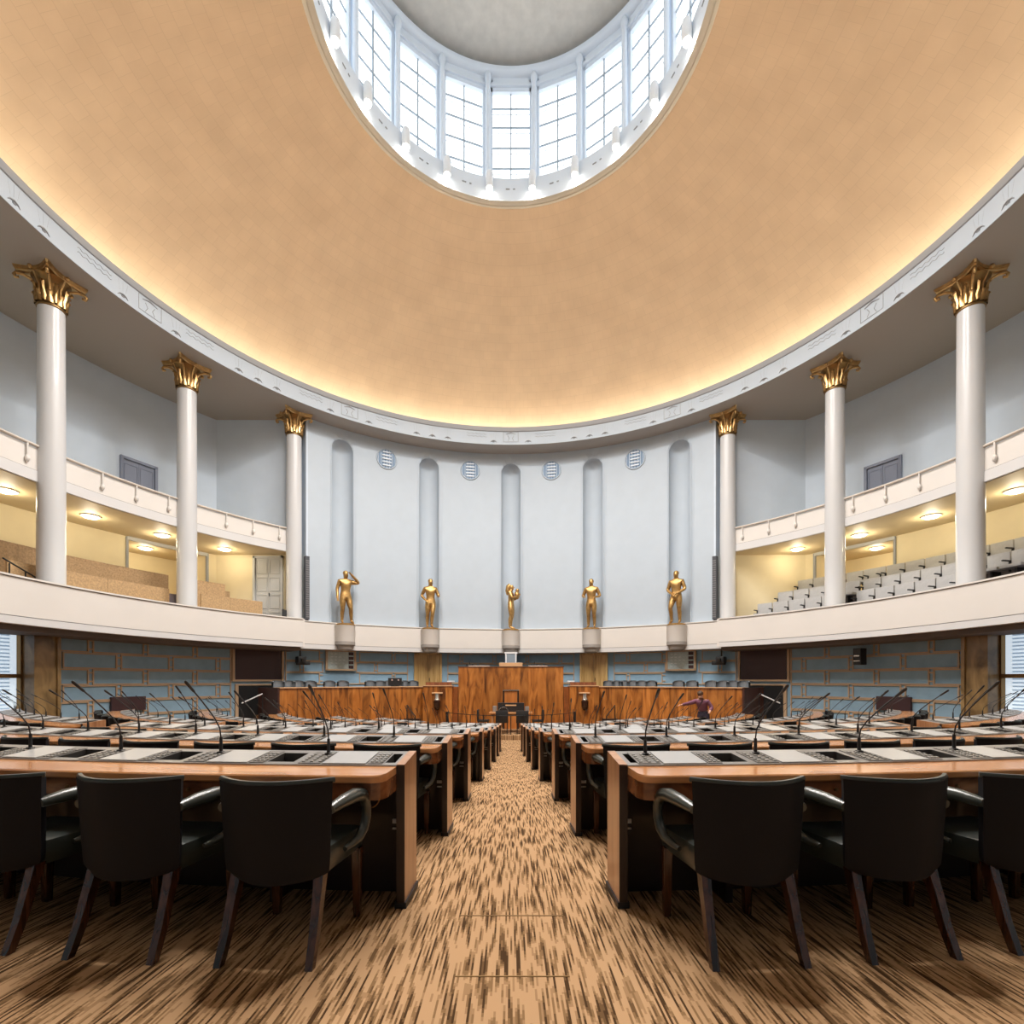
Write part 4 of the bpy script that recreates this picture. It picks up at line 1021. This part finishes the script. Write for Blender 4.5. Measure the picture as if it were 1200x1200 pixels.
# chair prototype ------------------------------------------------------------
def chair_meshes():
    out = {}
    def backsurf(off):
        rows = []
        for j in range(13):
            v = j / 12
            z = .345 + (.785 - .345) * v
            hw = .236 + .022 * v
            if v < .12: hw -= .03 * (1 - v / .12) ** 2
            row = []
            for i in range(17):
                u = -1 + 2 * i / 16
                x = hw * u
                y = -.245 - .05 * v + (.085 + .035 * v) * abs(u) ** 2.0
                n = Vector((-u * .55, 1, 0)).normalized()
                zz = z - (-.016 * u * u if j == 0 else 0) 
                row.append(Vector((x, y, zz)) + n * off)
            rows.append(row)
        return rows
    b = B(); A, C = backsurf(0), backsurf(.045)
    va = [[b.bm.verts.new(p) for p in r] for r in A]; vc = [[b.bm.verts.new(p + Vector((0, 0, -.006 if k in (0, 12) else 0))) for p in r] for k, r in enumerate(C)]
    for j in range(12):
        for i in range(16):
            b.face([va[j][i], va[j][i + 1], va[j + 1][i + 1], va[j + 1][i]]); b.face([vc[j][i + 1], vc[j][i], vc[j + 1][i], vc[j + 1][i + 1]])
    for i in range(16):
        b.face([va[0][i + 1], va[0][i], vc[0][i], vc[0][i + 1]]); b.face([va[12][i], va[12][i + 1], vc[12][i + 1], vc[12][i]])
    for j in range(12):
        b.face([va[j][0], va[j + 1][0], vc[j + 1][0], vc[j][0]]); b.face([va[j + 1][16], va[j][16], vc[j][16], vc[j + 1][16]])
    out['backrest'] = (b, 'leather_back', 45)
    b = B()                                   # piping along the shell edge
    top = [p + Vector((0, .018, .004)) for p in A[12]]
    b.tube(top, .013, 6)
    out['piping'] = (b, 'leather', 60)
    b = B(); b.box(.46, .43, .12, (0, .07, .405), bev=.03)
    r = [v for v in b.bm.verts]
    for v in r:
        if v.co.z > .44: v.co.z += .02 * max(0, 1 - (v.co.x / .26) ** 2) * max(0, 1 - ((v.co.y - .02) / .28) ** 2)
        v.co.x *= .86 + .34 * (v.co.y + .16)
    out['seat'] = (b, 'leather', 50)
    for s, nm in ((-1, 'armrest'), (1, 'armrest')):
        b = B()
        P = [(s * .245, -.17, .66), (s * .262, -.08, .672), (s * .282, .02, .678), (s * .292, .085, .668), (s * .296, .125, .635), (s * .296, .145, .59), (s * .294, .145, .54), (s * .288, .125, .49), (s * .278, .09, .455), (s * .262, .03, .44), (s * .25, -.02, .435)]
        b.tube(P, [.022, .03, .034, .032, .026, .024, .024, .024, .022, .018, .012], 10)
        out[nm + str(s)] = (b, 'leather', 60)
    for s in (-1, 1):
        b = B(); b.box(.05, .05, .36, (s * .215, .235, .18), bev=.006, taper=.72); out['leg f%d' % s] = (b, 'chairleg', 40)
        b = B()
        pts = [(-.14, .37), (-.155, .32), (-.182, .24), (-.213, .14), (-.25, .05), (-.272, .0)]
        rows = []
        for k, (y, z) in enumerate(pts):
            w = .022 - .007 * k / 5
            rows.append([b.bm.verts.new((s * (.188 + .012 * k / 5) + dx * w, y + dy * w * 1.15, z)) for dx, dy in ((-1, -1), (1, -1), (1, 1), (-1, 1))])
        for p, q in zip(rows, rows[1:]):
            for i in range(4): b.face([p[i], p[(i + 1) % 4], q[(i + 1) % 4], q[i]])
        b.face(rows[0]); b.face(rows[-1][::-1])
        out['leg r%d' % s] = (b, 'chairleg', 30)
    return out
cm = chair_meshes()
proto = thing('armchair', 'x', 'chair', (0, 0, -50), 0, 'leather armchairs at the desk rows')
parts = []
for k, (b, m, sm) in cm.items():
    nm = k.rstrip('-1').split()[0] if k.startswith('arm') else k.split()[0]
    o = b.done(nm, m, proto, sm); parts.append(o)
# one-mesh version for the far rows
bm = bmesh.new(); mats = []
for o in parts:
    off = len(bm.verts); bm.from_mesh(o.data)
    mname = o.data.materials[0]
    if mname not in mats: mats.append(mname)
    bm.verts.ensure_lookup_table()
    for f in bm.faces:
        if min(v.index for v in f.verts) >= off or all(v.index == -1 for v in f.verts): f.material_index = mats.index(mname)
    bm.verts.index_update(); bm.faces.index_update()
far_me = bpy.data.meshes.new('armchair_far'); bm.to_mesh(far_me); bm.free()
# rebuild material indices by part order
fi = 0
for o in parts:
    for _ in o.data.polygons: far_me.polygons[fi].material_index = mats.index(o.data.materials[0]); far_me.polygons[fi].use_smooth = True; fi += 1
for m in mats: far_me.materials.append(m)
used = [False]
def place_chair(rho, al, label, near):
    p = D(rho, al, fz(rho))
    if not near:
        o = bpy.data.objects.new('armchair', far_me); COL.objects.link(o); o.location = p; o.rotation_euler = (0, 0, R(al)); tag(o, label, 'chair', 'leather armchairs at the desk rows'); return
    if not used[0]:
        proto.location = p; proto.rotation_euler = (0, 0, R(al)); proto['label'] = label; used[0] = True
    else: dup(proto, p, R(al), label)
# microphone meshes ------------------------------------------------------------
def mic_meshes(lean, h):
    pts = [Vector((0, 0, 0)), Vector((0, 0, .09)), Vector((0, -.01 * lean, .15)), Vector((0, -.05 * lean, .21)), Vector((0, -.105 * lean, .27)), Vector((0, -.17 * lean, .335)), Vector((0, -.23 * lean, .39))]
    pts = [Vector((p.x, p.y, p.z * h)) for p in pts]
    b = B(); b.tube([(0, 0, -.005), (0, 0, .008), (0, 0, .012), (0, 0, .095 * h)], [.024, .022, .0105, .0085], 10); base = b.done('socket', 'black', smooth=50)
    b = B(); b.tube(pts, .0042, 6); stem = b.done('gooseneck', 'black', smooth=60)
    d = (pts[-1] - pts[-2]).normalized()
    b = B(); b.tube([pts[-1] - d * .03, pts[-1] - d * .02, pts[-1] + d * .05, pts[-1] + d * .06], [.005, .0075, .0085, .005], 10); head = b.done('microphone_head', 'black', smooth=60)
    ms = [base.data, stem.data, head.data]
    for o in (base, stem, head): bpy.data.objects.remove(o)
    bm = bmesh.new()
    for m in ms: bm.from_mesh(m)
    allm = bpy.data.meshes.new('microphone_far'); bm.to_mesh(allm); bm.free(); allm.materials.append(M['black'])
    for p in allm.polygons: p.use_smooth = True
    return ms, allm
MICS = [mic_meshes(l, h) for l, h in ((1.0, 1.0), (1.15, .96), (.8, 1.04), (1.3, .92))]
def place_mic(rho, al, z, label, near, rot):
    ms, allm = MICS[random.randrange(4)]
    p = D(rho, al, z)
    if near:
        t = thing('gooseneck_microphone', label, 'microphone', p, R(al) + rot, 'gooseneck microphones on the desks')
        for m, nm in zip(ms, ('socket', 'gooseneck', 'microphone_head')): put(m, nm, t)
    else:
        o = bpy.data.objects.new('gooseneck_microphone', allm); COL.objects.link(o); o.location = p; o.rotation_euler = (0, 0, R(al) + rot); tag(o, label, 'microphone', 'gooseneck microphones on the desks')

def desk_row(row, a0, a1, seats, block, near, side):
    """a0..a1 from left to right as seen by the camera; seats = list of angles"""
    pe = RHO[row]; f = fz(pe - .3)
    def P(d, a, z): return D(pe - d, a, f + z)
    rname = NUM[row]
    where = {'c': '%s of the central aisle' % SIDE[side], 's': 'in the outer %s block' % SIDE[side]}[block]
    t = thing('delegate_desk', 'curved desk with consoles, %s row from camera, %s' % (rname, where), 'desk', (0, 0, 0), 0, 'curved desks of the hall')
    L = abs(R(a1 - a0)) * pe; n = max(6, int(L / .3))
    eps = math.degrees(.07 / pe)
    angs = [a0 + eps * k / 5 for k in range(5)] + frange(a0 + eps, a1 - eps, n) + [a1 - eps * k / 5 for k in range(4, -1, -1)]
    def rounded(prof, r=.065):
        def f_(k, a):
            s = min(abs(a - a0), abs(a1 - a)) / eps
            cut = 0 if s >= 1 else r * (1 - math.sqrt(max(0, 1 - (1 - s) ** 2)))
            d0 = min(p[0] for p in prof)
            return [(p[0] + (cut if p[0] < d0 + .05 else 0), p[1]) for p in prof]
        return f_
    pr = [(0, .740), (.006, .733), (.28, .733), (.28, .772), (.006, .772), (0, .765)]
    b = B(); b.sweep(pr, angs, P, vary=rounded(pr)); b.done('worktop', 'top', t, 30)
    pr = [(.02, .645), (.26, .645), (.26, .733), (.02, .733)]
    b = B(); b.sweep(pr, angs, P, vary=rounded(pr)); b.done('drawer_apron', 'apron', t, 30)
    if near:
        b = B()
        for s in seats:
            c = P(.012, s, .69); b.tube([c, P(.0, s, .69)], .009, 8)
        b.done('keyhole', 'bronze', t)
    b = B(); polar_box(b, P, .49, .53, a0, a1, -.02, .74, n); b.done('modesty_panel', 'darkwood', t)
    # end panels
    ea = math.degrees(.046 / pe)
    def cz(d): return .779 + (d - .26) / .28 * .034
    for nm, e0, e1 in (('end_panel', a0 - ea, a0), ('end_panel', a1, a1 + ea)):
        inner = min(abs(e0), abs(e1)); 
        b = B(); b.sweep([(.262, .03), (.545, .03), (.545, cz(.545) + .004), (.262, cz(.262) + .004)], [e0, e1], P)
        o = b.done(nm, ['endwood'], t)
        b = B(); b.sweep([(.255, 0), (.555, 0), (.555, .035), (.255, .035)], [e0 - .03, e1 + .03], P); b.done('shoe', 'shoe', o)
        b = B(); b.sweep([(.2575, .03), (.2625, .03), (.2625, cz(.262)), (.2575, cz(.262))], [e0, e1], P); b.done('dark_edge', 'darkwood', o)
    # leg blocks under the desk
    for s in seats[::3]:
        b = B(); polar_box(b, P, .30, .48, s + math.degrees(.26 / pe), s + math.degrees(.30 / pe), 0, .645); b.done('support', 'darkwood', t)
    if block == 'c':
        e_ = a0 if side > 0 else a1
        u = side * math.degrees(.035 / pe); v_ = side * math.degrees(.085 / pe)
        b = B(); b.sweep([(.475, .40), (.49, .40), (.49, .425), (.475, .425)], sorted([e_ + u, e_ + v_]), P); b.sweep([(.475, .365), (.49, .365), (.49, .375), (.475, .375)], sorted([e_ + u, e_ + v_]), P); b.done('power_socket', 'whiteframe', t)
    # console deck with open trays
    def deg(x): return math.degrees(x / (pe - .4))
    holes = []
    for s in seats:
        holes.append((s + deg(.235), s + deg(.385)))
    if block == 'c' and side > 0: holes.insert(0, (a0 + deg(.03), a0 + deg(.11)))
    holes = [(max(p, a0 + deg(.02)), min(q, a1 - deg(.02))) for p, q in holes]
    holes = [(p, q) for p, q in holes if q - p > deg(.04)]
    b = B()
    d0, d1, h0, h1 = .262, .55, .31, .49
    def strip(da, db, aa, ab, k=1):
        b.sweep([(da, cz(da)), (db, cz(db))], frange(aa, ab, k), P, closed=False)
    cur = a0
    for p, q in holes + [(a1, a1)]:
        strip(d0, d1, cur, p, max(1, int((p - cur) / 1.5))); 
        if q > p: strip(d0, h0, p, q); strip(h1, d1, p, q)
        cur = q
    b.sweep([(d0, .75), (d0, cz(d0))], frange(a0, a1, n), P, closed=False); b.sweep([(d1, .70), (d1, cz(d1))], frange(a0, a1, n), P, closed=False)
    bmesh.ops.recalc_face_normals(b.bm, faces=b.bm.faces[:])
    b.done('console_deck', 'deck', t, recalc=False)
    for p, q in holes:
        b = B(); zz = cz(.4)
        for fc in (((h0, p, cz(h0)), (h0, q, cz(h0)), (h0, q, zz - .09), (h0, p, zz - .09)), ((h1, p, cz(h1)), (h1, q, cz(h1)), (h1, q, zz - .09), (h1, p, zz - .09)),
                   ((h0, p, cz(h0)), (h1, p, cz(h1)), (h1, p, zz - .09), (h0, p, zz - .09)), ((h0, q, cz(h0)), (h1, q, cz(h1)), (h1, q, zz - .09), (h0, q, zz - .09)),
                   ((h0, p, zz - .09), (h0, q, zz - .09), (h1, q, zz - .09), (h1, p, zz - .09))):
            b.face([b.bm.verts.new(P(*c)) for c in fc])
        b.done('tray', 'tray', t, recalc=False)
    for i, s in enumerate(seats):
        b = B(); b.sweep([(.275, cz(.275) + .002), (.515, cz(.515) + .002), (.515, cz(.515) + .006), (.275, cz(.275) + .006)], [s - deg(.105), s + deg(.135)], P); b.done('writing_screen', 'pad', t)
        for k0, k1 in ((-.245, -.12), (.145, .225)):
            b = B(); b.sweep([(.28, cz(.28) + .001), (.51, cz(.51) + .001), (.51, cz(.51) + .004), (.28, cz(.28) + .004)], [s + deg(k0), s + deg(k1)], P)
            if row < 3:
                b.mi = 1
                for u in range(3):
                    for v_ in range(5):
                        dd = .30 + v_ * .036; xx = k0 + .012 + (k1 - k0 - .03) * u / 2
                        b.sweep([(dd, cz(dd) + .004), (dd + .018, cz(dd + .018) + .004), (dd + .018, cz(dd + .018) + .009), (dd, cz(dd) + .009)], [s + deg(xx), s + deg(xx + .017)], P)
            b.done('key_plate', ['key', 'button'], t)
        k = i if side > 0 else len(seats) - 1 - i
        if block == 'c':
            cl = 'leather armchair, %s %s of the central aisle, %s row from the camera' % (NUM[k], SIDE[side], rname)
            ml = 'black gooseneck microphone, %s %s of the central aisle, %s desk row from the camera' % (NUM[k], SIDE[side], rname)
        else:
            cl = 'leather armchair, %s from inner end, outer %s block, %s row from camera' % (NUM[k], SIDE[side], rname)
            ml = 'black gooseneck microphone, %s from inner end, outer %s block, %s desk row from camera' % (NUM[k], SIDE[side], rname)
        place_chair(pe + (.09 if row == 0 else -.04), s + side * math.degrees((.075 if row == 0 else .03) / pe), cl, row < 3 and block == 'c')
        place_mic(pe - .46, s - deg(.15), f + cz(.46) + .003, ml, row < 3, random.uniform(-.12, .12))
    return t

nseat_c = [5, 8, 8, 7, 6, 5, 4, 3]
out_end = {2: 47, 3: 57, 4: 66, 5: 70, 6: 65, 7: 58}
for row in range(8):
    pe = RHO[row]
    for side in (-1, 1):
        ai = math.degrees((AISLE[row] + .046) / pe)
        pitch = math.degrees((.685, .655)[row] / pe if row < 2 else PITCH / pe)
        first_s = math.degrees((.955 if row == 0 else AISLE[row] + .365) / pe)
        ns = nseat_c[row]
        seats = [first_s + pitch * i for i in range(ns)]
        end = 22.0 if row < 2 else max(22.0, seats[-1] + math.degrees(.42 / pe))
        if row < 2: end = seats[-1] + math.degrees(.6 / pe)
        if row >= 2: end = seats[-1] + math.degrees(.40 / pe)
        if side > 0: desk_row(row, ai, end, seats, 'c', row < 2, 1)
        else: desk_row(row, -end, -ai, sorted(-s for s in seats), 'c', row < 2, -1)
        if row >= 2:
            s0 = max(24.6, end + math.degrees(.75 / pe)); e0 = out_end[row]
            n2 = int((R(e0 - s0) * pe - .15) / PITCH)
            st = s0 + math.degrees(.38 / pe)
            seats = [st + pitch * i for i in range(n2)]
            e1 = seats[-1] + math.degrees(.42 / pe)
            if side > 0: desk_row(row, s0, e1, seats, 's', False, 1)
            else: desk_row(row, -e1, -s0, sorted(-s for s in seats), 's', False, -1)
# cable loop and labels on the front left desk
b = B(); b.tube([Vector((-.72 + .045 * cos(p), 2.52, fz(YD - 2.5) + .64 + .055 * sin(p))) for p in frange(PI, 2 * PI, 12)], .0035, 5)
tag(b.done('hanging_cable', 'bronze', smooth=60), 'thin cable loop hanging under the nearest left desk end', 'cable')

# ------------------------------------------------------------------ world, camera
w = bpy.data.worlds.new('World'); S.world = w; w.use_nodes = True
w.node_tree.nodes['Background'].inputs[0].default_value = (.5, .6, .7, 1); w.node_tree.nodes['Background'].inputs[1].default_value = .15
cd = bpy.data.cameras.new('camera'); cam = bpy.data.objects.new('camera', cd); COL.objects.link(cam)
cam.location = (-.007, 0, E); cam.rotation_euler = (PI / 2, 0, 0)
cd.sensor_width = 36; cd.lens = 36 * 580 / 1200; cd.shift_y = 197 / 1200; cd.shift_x = 1.5 / 1200; cd.clip_start = .05
S.camera = cam
S.view_settings.view_transform = 'Standard'; S.view_settings.look = 'None'; S.view_settings.gamma = 1; S.view_settings.use_curve_mapping = False
S.view_settings.exposure = 0.08
S.cycles.use_denoising = True
S.cycles.max_bounces = 8; S.cycles.diffuse_bounces = 5; S.cycles.glossy_bounces = 4; S.cycles.sample_clamp_indirect = 6
